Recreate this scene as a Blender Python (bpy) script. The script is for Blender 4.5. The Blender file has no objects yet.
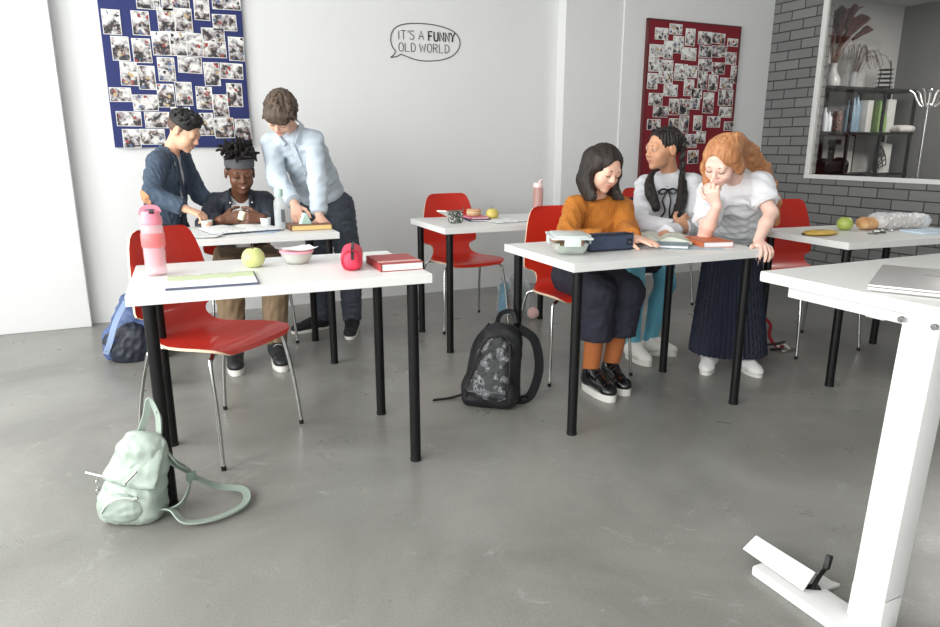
import bpy, bmesh, math, random
import numpy as np
from mathutils import Vector, Matrix
random.seed(7)
SC = bpy.context.scene
C = SC.collection
PI = math.pi
R = math.radians
V3 = lambda *a: np.array(a, dtype=float)

# ------------------------------------------------------------------ the camera of the photograph (fitted)
F_PX, PITCH, CAM_H, YAW = 679.6, R(13.84), 1.193, R(24.46)
def ray(x, y):
    a, b = (x - 470) / F_PX, -(y - 313.5) / F_PX
    c, s = math.cos(PITCH), math.sin(PITCH)
    d = (a, c + b * s, -s + b * c)
    cy, sy = math.cos(YAW), math.sin(YAW)
    return V3(cy * d[0] + sy * d[1], -sy * d[0] + cy * d[1], d[2])
def at_z(x, y, z):
    d = ray(x, y); return V3(0, 0, CAM_H) + d * (z - CAM_H) / d[2]
def at_y(x, y, Y):
    d = ray(x, y); return V3(0, 0, CAM_H) + d * Y / d[1]
def at_x(x, y, X):
    d = ray(x, y); return V3(0, 0, CAM_H) + d * X / d[0]
cam = bpy.data.cameras.new('camera'); co = bpy.data.objects.new('camera', cam); C.objects.link(co)
cam.sensor_width = 36; cam.lens = F_PX * 36 / 940; cam.clip_start = .02
co.location = (0, 0, CAM_H); co.rotation_euler = (PI / 2 - PITCH, 0, -YAW)
SC.camera = co

# ------------------------------------------------------------------ materials
def lin(c):
    return tuple(((v / 255) / 12.92 if v / 255 <= .04045 else ((v / 255 + .055) / 1.055) ** 2.4) for v in c) + (1,)
MATS = {}
def mat(name, rgb, rough=.55, metal=0, var=0.0, scale=8, bump=0.0, bscale=60, trans=0, ior=1.45, coat=0, sheen=0, alpha=1, spec=.5, sss=0):
    if name in MATS: return MATS[name]
    m = bpy.data.materials.new(name); m.use_nodes = True
    nt = m.node_tree; b = nt.nodes['Principled BSDF']
    b.inputs['Base Color'].default_value = lin(rgb)
    b.inputs['Roughness'].default_value = rough
    b.inputs['Metallic'].default_value = metal
    b.inputs['IOR'].default_value = ior
    b.inputs['Specular IOR Level'].default_value = spec
    if trans: b.inputs['Transmission Weight'].default_value = trans
    if coat: b.inputs['Coat Weight'].default_value = coat
    if sheen: b.inputs['Sheen Weight'].default_value = sheen
    if sss:
        b.inputs['Subsurface Weight'].default_value = sss
        b.inputs['Subsurface Radius'].default_value = (.012, .005, .003)
        b.inputs['Subsurface Scale'].default_value = 1
    if alpha < 1: b.inputs['Alpha'].default_value = alpha
    tc = nt.nodes.new('ShaderNodeTexCoord')
    if var:
        n = nt.nodes.new('ShaderNodeTexNoise'); n.inputs['Scale'].default_value = scale; n.inputs['Detail'].default_value = 4
        nt.links.new(tc.outputs['Object'], n.inputs['Vector'])
        r = nt.nodes.new('ShaderNodeValToRGB')
        c = lin(rgb)
        r.color_ramp.elements[0].position = .3; r.color_ramp.elements[1].position = .7
        r.color_ramp.elements[0].color = tuple(max(0, v * (1 - var)) for v in c[:3]) + (1,)
        r.color_ramp.elements[1].color = tuple(min(1, v * (1 + var)) for v in c[:3]) + (1,)
        nt.links.new(n.outputs['Fac'], r.inputs['Fac']); nt.links.new(r.outputs['Color'], b.inputs['Base Color'])
    if bump:
        n = nt.nodes.new('ShaderNodeTexNoise'); n.inputs['Scale'].default_value = bscale; n.inputs['Detail'].default_value = 3
        nt.links.new(tc.outputs['Object'], n.inputs['Vector'])
        bp = nt.nodes.new('ShaderNodeBump'); bp.inputs['Strength'].default_value = bump; bp.inputs['Distance'].default_value = .004
        nt.links.new(n.outputs['Fac'], bp.inputs['Height']); nt.links.new(bp.outputs['Normal'], b.inputs['Normal'])
    MATS[name] = m; return m
def ramp_mat(name, stops, tex='noise', scale=8, rough=.5, detail=4, vec='Object', bump=0, dist=0, mapscale=(1, 1, 1), metal=0, coat=0, const=False):
    if name in MATS: return MATS[name]
    m = bpy.data.materials.new(name); m.use_nodes = True
    nt = m.node_tree; b = nt.nodes['Principled BSDF']; b.inputs['Roughness'].default_value = rough; b.inputs['Metallic'].default_value = metal
    b.inputs['Coat Weight'].default_value = coat
    tc = nt.nodes.new('ShaderNodeTexCoord'); mp = nt.nodes.new('ShaderNodeMapping'); mp.inputs['Scale'].default_value = mapscale
    nt.links.new(tc.outputs[vec], mp.inputs['Vector'])
    if tex == 'noise':
        t = nt.nodes.new('ShaderNodeTexNoise'); t.inputs['Detail'].default_value = detail; t.inputs['Distortion'].default_value = dist; out = t.outputs['Fac']
    elif tex == 'voronoi':
        t = nt.nodes.new('ShaderNodeTexVoronoi'); out = t.outputs['Color']
    else:
        t = nt.nodes.new('ShaderNodeTexWave'); t.inputs['Distortion'].default_value = dist; out = t.outputs['Fac']
    t.inputs['Scale'].default_value = scale
    nt.links.new(mp.outputs['Vector'], t.inputs['Vector'])
    r = nt.nodes.new('ShaderNodeValToRGB')
    if const: r.color_ramp.interpolation = 'CONSTANT'
    while len(r.color_ramp.elements) < len(stops): r.color_ramp.elements.new(.5)
    for e, (p, c) in zip(r.color_ramp.elements, stops): e.position = p; e.color = lin(c)
    nt.links.new(out, r.inputs['Fac']); nt.links.new(r.outputs['Color'], b.inputs['Base Color'])
    if bump:
        bp = nt.nodes.new('ShaderNodeBump'); bp.inputs['Strength'].default_value = bump; bp.inputs['Distance'].default_value = .003
        nt.links.new(out, bp.inputs['Height']); nt.links.new(bp.outputs['Normal'], b.inputs['Normal'])
    MATS[name] = m; return m
def clear(name, rgb, alpha, rough=.08): return mat(name, rgb, rough, alpha=alpha)
def thin_glass(name, tint=(255, 255, 255), refl=.08, rough=.02):
    m = bpy.data.materials.new(name); m.use_nodes = True; nt = m.node_tree; nt.nodes.clear()
    o = nt.nodes.new('ShaderNodeOutputMaterial'); mx = nt.nodes.new('ShaderNodeMixShader')
    t = nt.nodes.new('ShaderNodeBsdfTransparent'); t.inputs['Color'].default_value = lin(tint)
    g = nt.nodes.new('ShaderNodeBsdfGlossy'); g.inputs['Roughness'].default_value = rough
    f = nt.nodes.new('ShaderNodeFresnel'); f.inputs['IOR'].default_value = 1.5
    ma = nt.nodes.new('ShaderNodeMath'); ma.operation = 'ADD'; ma.inputs[1].default_value = refl; ma.use_clamp = True
    nt.links.new(f.outputs[0], ma.inputs[0]); nt.links.new(ma.outputs[0], mx.inputs[0])
    nt.links.new(t.outputs[0], mx.inputs[1]); nt.links.new(g.outputs[0], mx.inputs[2]); nt.links.new(mx.outputs[0], o.inputs['Surface'])
    MATS[name] = m; return m

# ------------------------------------------------------------------ mesh helpers: every shape is (verts Nx3, faces list)
def merge(*ms):
    V, Fc, n = [], [], 0
    for v, f in ms:
        V.append(np.asarray(v, float).reshape(-1, 3)); Fc += [tuple(i + n for i in q) for q in f]; n += len(v)
    return np.concatenate(V), Fc
def xf(m, loc=(0, 0, 0), rz=0, ry=0, rx=0, s=1):
    M = np.array(Matrix.Rotation(rz, 3, 'Z') @ Matrix.Rotation(ry, 3, 'Y') @ Matrix.Rotation(rx, 3, 'X'))
    return (np.asarray(m[0]) * s) @ M.T + np.array(loc, float), m[1]
def box(cx, cy, cz, sx, sy, sz, bev=0.0, seg=2):
    bm = bmesh.new(); bmesh.ops.create_cube(bm, size=1)
    for v in bm.verts: v.co = Vector((cx + v.co.x * sx, cy + v.co.y * sy, cz + v.co.z * sz))
    if bev: bmesh.ops.bevel(bm, geom=bm.edges[:], offset=min(bev, .45 * min(sx, sy, sz)), segments=seg, affect='EDGES', profile=.6)
    bm.verts.index_update()
    r = np.array([v.co[:] for v in bm.verts]), [tuple(v.index for v in f.verts) for f in bm.faces]
    bm.free(); return r
def bb(x0, x1, y0, y1, z0, z1, bev=0.0): return box((x0 + x1) / 2, (y0 + y1) / 2, (z0 + z1) / 2, abs(x1 - x0), abs(y1 - y0), abs(z1 - z0), bev)
def unit(v): v = np.asarray(v, float); return v / (np.linalg.norm(v) + 1e-12)
def smooth_path(pts, n=6, closed=False):
    P = [np.asarray(p, float) for p in pts]; out = []; N = len(P)
    rng = range(N if closed else N - 1)
    for i in rng:
        g = (lambda k: P[k % N]) if closed else (lambda k: P[min(max(k, 0), N - 1)])
        a, b, c, d = g(i - 1), g(i), g(i + 1), g(i + 2)
        for j in range(n):
            t = j / n
            out.append(.5 * ((2 * b) + (-a + c) * t + (2 * a - 5 * b + 4 * c - d) * t * t + (-a + 3 * b - 3 * c + d) * t ** 3))
    if not closed: out.append(P[-1])
    return out
def sweep(path, prof, up=(0, 0, 1), closed=False, scale=None, cap=True):
    P = [np.asarray(p, float) for p in path]; n = len(P); k = len(prof); V = []
    t = [unit(P[(i + 1) % n] - P[i - 1]) if closed else unit(P[min(i + 1, n - 1)] - P[max(i - 1, 0)]) for i in range(n)]
    u = np.asarray(up, float)
    if abs(np.dot(unit(u), t[0])) > .95: u = V3(1, 0, 0) if abs(t[0][0]) < .9 else V3(0, 1, 0)
    for i in range(n):
        u = unit(u - np.dot(u, t[i]) * t[i]); s = np.cross(t[i], u)
        q = 1 if scale is None else scale[i]
        for a, b in prof: V.append(P[i] + q * (a * s + b * u))
    Fc = []
    for i in range(n if closed else n - 1):
        j = (i + 1) % n
        for m in range(k): Fc.append((i * k + m, i * k + (m + 1) % k, j * k + (m + 1) % k, j * k + m))
    if not closed and cap: Fc += [tuple(range(k))[::-1], tuple((n - 1) * k + m for m in range(k))]
    return np.array(V), Fc
def circ(r, n=10): return [(r * math.cos(2 * PI * i / n), r * math.sin(2 * PI * i / n)) for i in range(n)]
def tube(path, r, n=10, closed=False, scale=None): return sweep(path, circ(r, n), closed=closed, scale=scale)
def ribbon(path, w, th, up=(0, 0, 1), closed=False): return sweep(path, [(-w / 2, -th / 2), (w / 2, -th / 2), (w / 2, th / 2), (-w / 2, th / 2)], up, closed)
def cyl(a, b, r, r2=None, n=20):
    r2 = r if r2 is None else r2
    return sweep([a, b], circ(1, n), up=(1, 0, 0) if abs(a[0] - b[0]) < .5 * abs(np.linalg.norm(np.subtract(b, a))) else (0, 0, 1), scale=[r, r2])
def lathe(prof, n=28, loc=(0, 0, 0), close=True):
    V, Fc = [], []; k = len(prof)
    for r, z in prof:
        for i in range(n): V.append((max(r, 1e-4) * math.cos(2 * PI * i / n) + loc[0], max(r, 1e-4) * math.sin(2 * PI * i / n) + loc[1], z + loc[2]))
    for j in range(k - 1):
        for i in range(n): Fc.append((j * n + i, j * n + (i + 1) % n, (j + 1) * n + (i + 1) % n, (j + 1) * n + i))
    if close: Fc += [tuple(range(n))[::-1], tuple((k - 1) * n + i for i in range(n))]
    return np.array(V), Fc
def prism(poly, z0, z1):
    n = len(poly); V = [(x, y, z0) for x, y in poly] + [(x, y, z1) for x, y in poly]
    return np.array(V, float), [tuple(range(n))[::-1], tuple(range(n, 2 * n))] + [(i, (i + 1) % n, n + (i + 1) % n, n + i) for i in range(n)]
def ball(c, r, n=16, sc=(1, 1, 1)):
    m = lathe([(math.sin(PI * i / n) * r, -math.cos(PI * i / n) * r) for i in range(n + 1)], n * 2, close=False)
    return m[0] * np.array(sc) + np.array(c, float), m[1]

def setp(o, label=None, cat=None, group=None, kind=None):
    if label: o['label'] = label
    if cat: o['category'] = cat
    if group: o['group'] = group
    if kind: o['kind'] = kind
    return o
def link(name, m, material, parent=None, smooth=True, label=None):
    me = bpy.data.meshes.new(name); v, f = m
    me.from_pydata(np.asarray(v).tolist(), [], [tuple(int(i) for i in q) for q in f]); me.update()
    bm = bmesh.new(); bm.from_mesh(me); bmesh.ops.recalc_face_normals(bm, faces=bm.faces[:]); bm.to_mesh(me); bm.free()
    for mm in (material if isinstance(material, (list, tuple)) else [material]): me.materials.append(mm)
    if smooth:
        me.shade_smooth()
        try: me.set_sharp_from_angle(angle=R(38))
        except Exception: pass
    o = bpy.data.objects.new(name, me); C.objects.link(o)
    if parent is not None: o.parent = parent
    if label: o['label'] = label
    return o
def thing(name, label, cat, loc=(0, 0, 0), rz=0, group=None):
    o = bpy.data.objects.new(name, None); C.objects.link(o); o.location = tuple(float(v) for v in loc); o.rotation_euler = (0, 0, rz)
    o.empty_display_size = .05
    return setp(o, label, cat, group)
def wpart(root, name, m, material, parent=None, smooth=True, label=None):
    """a part whose vertices are given in world coordinates; root has no rotation"""
    return link(name, (np.asarray(m[0]) - np.array(root.location), m[1]), material, parent or root, smooth, label)
def struct(name, m, material, parent=None, smooth=False):
    o = link(name, m, material, parent, smooth)
    if parent is None: o['kind'] = 'structure'
    return o
def one(name, label, cat, m, material, loc=(0, 0, 0), rz=0, group=None, smooth=True):
    o = link(name, m, material, None, smooth); o.location = tuple(float(v) for v in loc); o.rotation_euler = (0, 0, rz)
    return setp(o, label, cat, group)
def dup(root, loc, rz, label=None):
    r = root.copy(); C.objects.link(r); r.location = tuple(float(v) for v in loc); r.rotation_euler = (0, 0, rz)
    if label: r['label'] = label
    for ch in list(root.children):
        c = ch.copy(); C.objects.link(c); c.parent = r
        for g in list(ch.children):
            d = g.copy(); C.objects.link(d); d.parent = c
    return r

# ------------------------------------------------------------------ signed-distance sculpting
class Field:
    def __init__(s): s.ops = []; s.b = []
    def add(s, fn, c, r, k=.02): s.ops.append(('u', fn, np.array(c, np.float32), r, k)); s.b.append((np.array(c), r)); return s
    def sub(s, fn, c, r, k=.01): s.ops.append(('s', fn, np.array(c, np.float32), r, k)); return s
    def cut(s, fn, k=.004): s.ops.append(('c', fn, None, 0, k)); return s          # keep where fn < 0
    def disp(s, fn): s.ops.append(('d', fn, None, 0, 0)); return s
    def ev(s, P, mg):
        d = np.full(len(P), 1.0, np.float32)
        for t, fn, c, r, k in s.ops:
            if t in 'us':
                q = P - c; m = np.einsum('ij,ij->i', q, q) < (r + mg) ** 2
                if not m.any(): continue
                e = fn(P[m]).astype(np.float32); a = d[m]
                if t == 'u': h = np.clip(.5 + .5 * (a - e) / k, 0, 1); d[m] = a + (e - a) * h - k * h * (1 - h)
                else: e = -e; h = np.clip(.5 - .5 * (a - e) / k, 0, 1); d[m] = a + (e - a) * h + k * h * (1 - h)
            elif t == 'c':
                e = fn(P).astype(np.float32); h = np.clip(.5 - .5 * (d - e) / k, 0, 1); d = d + (e - d) * h + k * h * (1 - h)
            else:
                m = np.abs(d) < .06; d[m] = d[m] + fn(P[m]).astype(np.float32)
        return d
    def mesh(s, h=.005, B=8):
        lo = np.min([c - r for c, r in s.b], 0) - .02; hi = np.max([c + r for c, r in s.b], 0) + .02
        nb = np.ceil((hi - lo) / (h * B)).astype(int); n = nb * B
        rad = h * B * .87; mg = rad + .035
        ax = [lo[i] + (np.arange(nb[i]) + .5) * B * h - .5 * h for i in range(3)]
        G = np.stack(np.meshgrid(*ax, indexing='ij'), -1).reshape(-1, 3).astype(np.float32)
        dc = s.ev(G, mg)
        D = np.repeat(np.repeat(np.repeat(dc.reshape(nb), B, 0), B, 1), B, 2)
        act = np.nonzero(np.abs(dc) < rad + .03)[0]
        o = np.stack(np.meshgrid(*[np.arange(B)] * 3, indexing='ij'), -1).reshape(-1, 3)
        bi = np.stack(np.unravel_index(act, nb), -1)
        CH = 1500
        for i in range(0, len(bi), CH):
            idx = (bi[i:i + CH, None, :] * B + o[None]).reshape(-1, 3)
            D[idx[:, 0], idx[:, 1], idx[:, 2]] = s.ev((lo + idx * h).astype(np.float32), mg)
        S = D < 0
        # surface nets
        acc = None
        nx, ny, nz = D.shape
        cs = (nx - 1, ny - 1, nz - 1)
        m = np.zeros(cs, np.int8)
        for dx in (0, 1):
            for dy in (0, 1):
                for dz in (0, 1): m += S[dx:nx - 1 + dx, dy:ny - 1 + dy, dz:nz - 1 + dz]
        cell = np.argwhere((m > 0) & (m < 8))
        vid = np.full(cs, -1, np.int64); vid[tuple(cell.T)] = np.arange(len(cell))
        sm = np.zeros((len(cell), 3)); cn = np.zeros(len(cell))
        cor = [np.array(q) for q in ((0, 0, 0), (1, 0, 0), (0, 1, 0), (1, 1, 0), (0, 0, 1), (1, 0, 1), (0, 1, 1), (1, 1, 1))]
        dv = [D[tuple((cell + q).T)] for q in cor]
        for a in range(8):
            for b in range(a + 1, 8):
                if np.abs(cor[a] - cor[b]).sum() != 1: continue
                cr = (dv[a] < 0) != (dv[b] < 0)
                t = np.where(cr, dv[a] / np.where(cr, dv[a] - dv[b], 1), 0)
                sm += np.where(cr[:, None], cor[a] + t[:, None] * (cor[b] - cor[a]), 0); cn += cr
        V = lo + (cell + sm / np.maximum(cn, 1)[:, None]) * h
        Fc = []
        for ax_ in range(3):
            u, w = (ax_ + 1) % 3, (ax_ + 2) % 3
            e0 = [slice(0, q - 1) for q in D.shape]; sl1 = list(e0); sl1[ax_] = slice(1, D.shape[ax_])
            A_, B_ = S[tuple(e0)], S[tuple(sl1)]
            ed = np.argwhere(A_ != B_); ed = ed[(ed[:, u] > 0) & (ed[:, w] > 0)]
            fl = A_[tuple(ed.T)]
            eu, ew = np.zeros(3, int), np.zeros(3, int); eu[u] = 1; ew[w] = 1
            q = np.stack([vid[tuple((ed - eu - ew).T)], vid[tuple((ed - ew).T)], vid[tuple(ed.T)], vid[tuple((ed - eu).T)]], -1)
            q[~fl] = q[~fl][:, ::-1]
            Fc.append(q[(q >= 0).all(1)])
        return V, [tuple(q) for q in np.concatenate(Fc).tolist()]

def f_cap(a, b, ra, rb):
    a = np.array(a, np.float32); b = np.array(b, np.float32); d = b - a; L2 = float(d @ d) + 1e-9
    def fn(P):
        q = P - a; t = np.clip(q @ d / L2, 0, 1)
        return np.linalg.norm(q - t[:, None] * d, axis=1) - (ra + (rb - ra) * t)
    return fn, (a + b) / 2, math.sqrt(L2) / 2 + max(ra, rb)
def f_ecap(a, b, side, ra, rb):
    a = np.array(a, float); b = np.array(b, float); w = b - a; L = np.linalg.norm(w); w = w / L
    u = unit(np.asarray(side, float) - np.dot(side, w) * w); v = np.cross(w, u)
    M = np.stack([u, v, w]).astype(np.float32); a32 = a.astype(np.float32)
    def fn(P):
        q = (P - a32) @ M.T; t = np.clip(q[:, 2], 0, L); e = q[:, 2] - t; t = t / L
        rx = ra[0] + (rb[0] - ra[0]) * t; ry = ra[1] + (rb[1] - ra[1]) * t; rz = np.minimum(rx, ry)
        x, y, z = q[:, 0] / rx, q[:, 1] / ry, e / rz
        k0 = np.sqrt(x * x + y * y + z * z) + 1e-6; k1 = np.sqrt((x / rx) ** 2 + (y / ry) ** 2 + (z / rz) ** 2) + 1e-6
        return k0 * (k0 - 1) / k1
    return fn, (a + b) / 2, L / 2 + max(*ra, *rb)
def f_ell(c, r, M=None):
    c = np.array(c, np.float32); r = np.array(r, np.float32); M = np.eye(3, dtype=np.float32) if M is None else np.array(M, np.float32)
    def fn(P):
        q = (P - c) @ M.T; k0 = np.linalg.norm(q / r, axis=1) + 1e-6; k1 = np.linalg.norm(q / (r * r), axis=1) + 1e-6
        return k0 * (k0 - 1) / k1
    return fn, c, float(max(r))
def f_box(c, hs, M=None, rnd=.01):
    c = np.array(c, np.float32); hs = np.array(hs, np.float32) - rnd; M = np.eye(3, dtype=np.float32) if M is None else np.array(M, np.float32)
    def fn(P):
        q = np.abs((P - c) @ M.T) - hs
        return np.linalg.norm(np.maximum(q, 0), axis=1) + np.minimum(q.max(1), 0) - rnd
    return fn, c, float(np.linalg.norm(hs)) + rnd
def plane_below(z): return lambda P: P[:, 2] - z
def plane_above(z): return lambda P: z - P[:, 2]
def half(p, n):
    p = np.array(p, np.float32); n = unit(n).astype(np.float32); return lambda P: (P - p) @ n
def folds(seed, amp, wl, n=7, aniso=(1, 1, 1)):
    r = np.random.RandomState(seed); K = r.normal(size=(n, 3)); K /= np.linalg.norm(K, axis=1)[:, None]
    K = K * np.array(aniso) * (2 * PI / wl) * r.uniform(.6, 1.5, (n, 1)); ph = r.uniform(0, 6.28, n)
    K = K.astype(np.float32); ph = ph.astype(np.float32)
    def fn(P):
        w = np.sin(P @ K[0] * .5 + ph[0])[:, None] * .8
        return amp * (np.abs(np.sin((P @ K.T) + ph + w)).mean(1) - .64) * 2.2
    return fn
# ================================================================== THE SETTING
YB, XR, XL, ZC = 5.22, 5.46, -2.7, 3.2
def floor_mat():
    m = bpy.data.materials.new('polished_concrete'); m.use_nodes = True; nt = m.node_tree; b = nt.nodes['Principled BSDF']; L = nt.links.new
    tc = nt.nodes.new('ShaderNodeTexCoord')
    def noise(s, d=6, dist=0.0, rough=.6):
        n = nt.nodes.new('ShaderNodeTexNoise'); n.inputs['Scale'].default_value = s; n.inputs['Detail'].default_value = d
        n.inputs['Distortion'].default_value = dist; n.inputs['Roughness'].default_value = rough; L(tc.outputs['Object'], n.inputs['Vector']); return n
    def ramp(n, st):
        r = nt.nodes.new('ShaderNodeValToRGB')
        while len(r.color_ramp.elements) < len(st): r.color_ramp.elements.new(.5)
        for e, (p, c) in zip(r.color_ramp.elements, st): e.position = p; e.color = lin(c)
        L(n.outputs['Fac'], r.inputs['Fac']); return r
    a = ramp(noise(1.1, 8, .6), [(.28, (116, 115, 110)), (.5, (138, 137, 132)), (.72, (158, 157, 152))])
    s = ramp(noise(4.5, 10, 1.8, .78), [(.58, (0, 0, 0)), (.76, (255, 255, 255))])
    mx = nt.nodes.new('ShaderNodeMix'); mx.data_type = 'RGBA'; mx.inputs[7].default_value = lin((182, 181, 177)); 
    ml = nt.nodes.new('ShaderNodeMath'); ml.operation = 'MULTIPLY'; ml.inputs[1].default_value = .8
    L(s.outputs['Color'], ml.inputs[0]); L(ml.outputs[0], mx.inputs[0]); L(a.outputs['Color'], mx.inputs[6]); 
    f = ramp(noise(160, 3), [(.35, (232, 232, 232)), (.65, (255, 255, 255))])
    m2 = nt.nodes.new('ShaderNodeMix'); m2.data_type = 'RGBA'; m2.blend_type = 'MULTIPLY'; m2.inputs[0].default_value = 1
    L(mx.outputs[2], m2.inputs[6]); L(f.outputs['Color'], m2.inputs[7]); L(m2.outputs[2], b.inputs['Base Color'])
    rr = nt.nodes.new('ShaderNodeMapRange'); rr.inputs[3].default_value = .2; rr.inputs[4].default_value = .42
    L(noise(3, 6, .8).outputs['Fac'], rr.inputs[0]); L(rr.outputs[0], b.inputs['Roughness'])
    bp = nt.nodes.new('ShaderNodeBump'); bp.inputs['Strength'].default_value = .06; bp.inputs['Distance'].default_value = .01
    L(noise(14, 6).outputs['Fac'], bp.inputs['Height']); L(bp.outputs['Normal'], b.inputs['Normal'])
    return m
def brick_mat():
    m = bpy.data.materials.new('painted_brick'); m.use_nodes = True; nt = m.node_tree; b = nt.nodes['Principled BSDF']; L = nt.links.new
    tc = nt.nodes.new('ShaderNodeTexCoord'); sp = nt.nodes.new('ShaderNodeSeparateXYZ'); cb = nt.nodes.new('ShaderNodeCombineXYZ')
    ad = nt.nodes.new('ShaderNodeMath'); ad.operation = 'ADD'
    L(tc.outputs['Object'], sp.inputs[0]); L(sp.outputs['X'], ad.inputs[0]); L(sp.outputs['Y'], ad.inputs[1]); L(ad.outputs[0], cb.inputs[0]); L(sp.outputs['Z'], cb.inputs[1])
    br = nt.nodes.new('ShaderNodeTexBrick'); br.inputs['Scale'].default_value = 1
    br.inputs['Brick Width'].default_value = .265; br.inputs['Row Height'].default_value = .0855; br.inputs['Mortar Size'].default_value = .0055
    br.inputs['Mortar Smooth'].default_value = .4; br.offset = .5
    br.inputs['Color1'].default_value = lin((126, 126, 125)); br.inputs['Color2'].default_value = lin((114, 114, 114)); br.inputs['Mortar'].default_value = lin((56, 56, 56))
    L(cb.outputs[0], br.inputs['Vector']); L(br.outputs['Color'], b.inputs['Base Color']); b.inputs['Roughness'].default_value = .6
    n = nt.nodes.new('ShaderNodeTexNoise'); n.inputs['Scale'].default_value = 40; L(tc.outputs['Object'], n.inputs['Vector'])
    ma = nt.nodes.new('ShaderNodeMath'); ma.operation = 'MULTIPLY_ADD'; ma.inputs[1].default_value = -1; L(br.outputs['Fac'], ma.inputs[0])
    mb = nt.nodes.new('ShaderNodeMath'); mb.operation = 'MULTIPLY'; mb.inputs[1].default_value = .35; L(n.outputs['Fac'], mb.inputs[0]); L(mb.outputs[0], ma.inputs[2])
    bp = nt.nodes.new('ShaderNodeBump'); bp.inputs['Strength'].default_value = .9; bp.inputs['Distance'].default_value = .008
    L(ma.outputs[0], bp.inputs['Height']); L(bp.outputs['Normal'], b.inputs['Normal'])
    return m
M_WALL = mat('white_wall_paint', (226, 227, 227), .6, bump=.05, bscale=120)
M_FLOOR = floor_mat(); M_BRICK = brick_mat()
M_TRIM = mat('white_window_paint', (225, 225, 222), .4)
struct('floor', bb(XL - .15, 7.4, -3.6, YB + .15, -.1, 0), M_FLOOR)
struct('ceiling', bb(XL - .15, XR + .14, -3.6, YB + .15, ZC, ZC + .1), M_WALL)
struct('wall_back', bb(XL - .15, XR, YB, YB + .15, 0, ZC), M_WALL)
struct('pillar_left', bb(-1.75, -.49, 5.132, YB, 0, ZC, .006), M_WALL)
struct('pillar_right', merge(bb(3.177, 3.76, 5.098, YB, 0, ZC, .006), bb(3.75, XR, 5.085, YB, 0, ZC)), M_WALL)
WY0, WY1, WZ0, WZ1 = 2.3, 4.54, .907, 2.56
struct('wall_right', merge(bb(XR, XR + .13, -3.6, YB + .15, 0, WZ0), bb(XR, XR + .13, -3.6, YB + .15, WZ1, ZC), bb(XR, XR + .13, WY1, YB + .15, WZ0, WZ1), bb(XR, XR + .13, -3.6, WY0, WZ0, WZ1)), M_BRICK)
w = struct('window_1', merge(bb(XR - .012, XR + .02, WY1 - .05, WY1, WZ0, WZ1), bb(XR - .012, XR + .02, WY0, WY0 + .05, WZ0, WZ1), bb(XR - .016, XR + .02, WY0, WY1, WZ0, WZ0 + .036), bb(XR - .012, XR + .02, WY0, WY1, WZ1 - .05, WZ1)), M_TRIM)
pg = thin_glass('interior_glass', (225, 225, 225), -.03)
struct('pane', bb(XR + .008, XR + .014, WY0 + .05, WY1 - .05, WZ0 + .03, WZ1 - .04), pg, w)
# left wall: daylight windows (out of the picture, they light the room)
LW = [(-2.7, -1.3), (-1.05, .55), (.8, 2.4), (2.65, 4.25)]
segs = [bb(XL - .15, XL, -3.6, YB + .15, 0, .75), bb(XL - .15, XL, -3.6, YB + .15, 2.85, ZC)]
e = -3.6
for a, b_ in LW + [(YB + .15, 0)]: segs.append(bb(XL - .15, XL, e, a, .75, 2.85)); e = b_
struct('wall_left', merge(*segs), M_WALL)
for i, (a, b_) in enumerate(LW):
    w = struct('window_%d' % (i + 2), merge(bb(XL - .1, XL - .04, a, a + .05, .75, 2.85), bb(XL - .1, XL - .04, b_ - .05, b_, .75, 2.85), bb(XL - .1, XL - .04, a, b_, .75, .8), bb(XL - .1, XL - .04, a, b_, 2.8, 2.85), bb(XL - .1, XL - .04, (a + b_) / 2 - .025, (a + b_) / 2 + .025, .75, 2.85)), M_TRIM)
    struct('pane', bb(XL - .075, XL - .07, a + .04, b_ - .04, .79, 2.81), MATS.get('day_glass') or thin_glass('day_glass', (250, 252, 252), .0), w)
struct('wall_front', merge(bb(XL - .15, XR + .13, -3.6, -3.45, 0, .8), bb(XL - .15, XR + .13, -3.6, -3.45, 2.95, ZC), bb(XL - .15, -2.4, -3.6, -3.45, .8, 2.95), bb(1.6, XR + .13, -3.6, -3.45, .8, 2.95)), M_WALL)
w = struct('window_6', merge(bb(-2.4, 1.6, -3.55, -3.5, .8, .86), bb(-2.4, 1.6, -3.55, -3.5, 2.89, 2.95), bb(-2.4, -2.34, -3.55, -3.5, .8, 2.95), bb(1.54, 1.6, -3.55, -3.5, .8, 2.95), bb(-.43, -.37, -3.55, -3.5, .8, 2.95)), M_TRIM)  # unseen window, added to give the rear fill light an opening
struct('pane', bb(-2.38, 1.58, -3.53, -3.525, .82, 2.93), MATS['day_glass'], w)
# the room behind the glass
M_GREY = mat('grey_wall_paint', (122, 122, 122), .7)
M_NEXT = mat('pale_wall_paint', (196, 196, 194), .7)
NY, NX, NZ = 4.93, 7.08, 2.56
struct('wall_beyond', bb(XR + .13, NX + .1, NY, NY + .1, 0, NZ + .1), M_NEXT)
struct('wall_far', bb(NX, NX + .1, .2, NY, 0, NZ + .1), M_GREY)
struct('ceiling_beyond', bb(XR + .13, NX, .2, NY, NZ, NZ + .1), M_NEXT)

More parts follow.
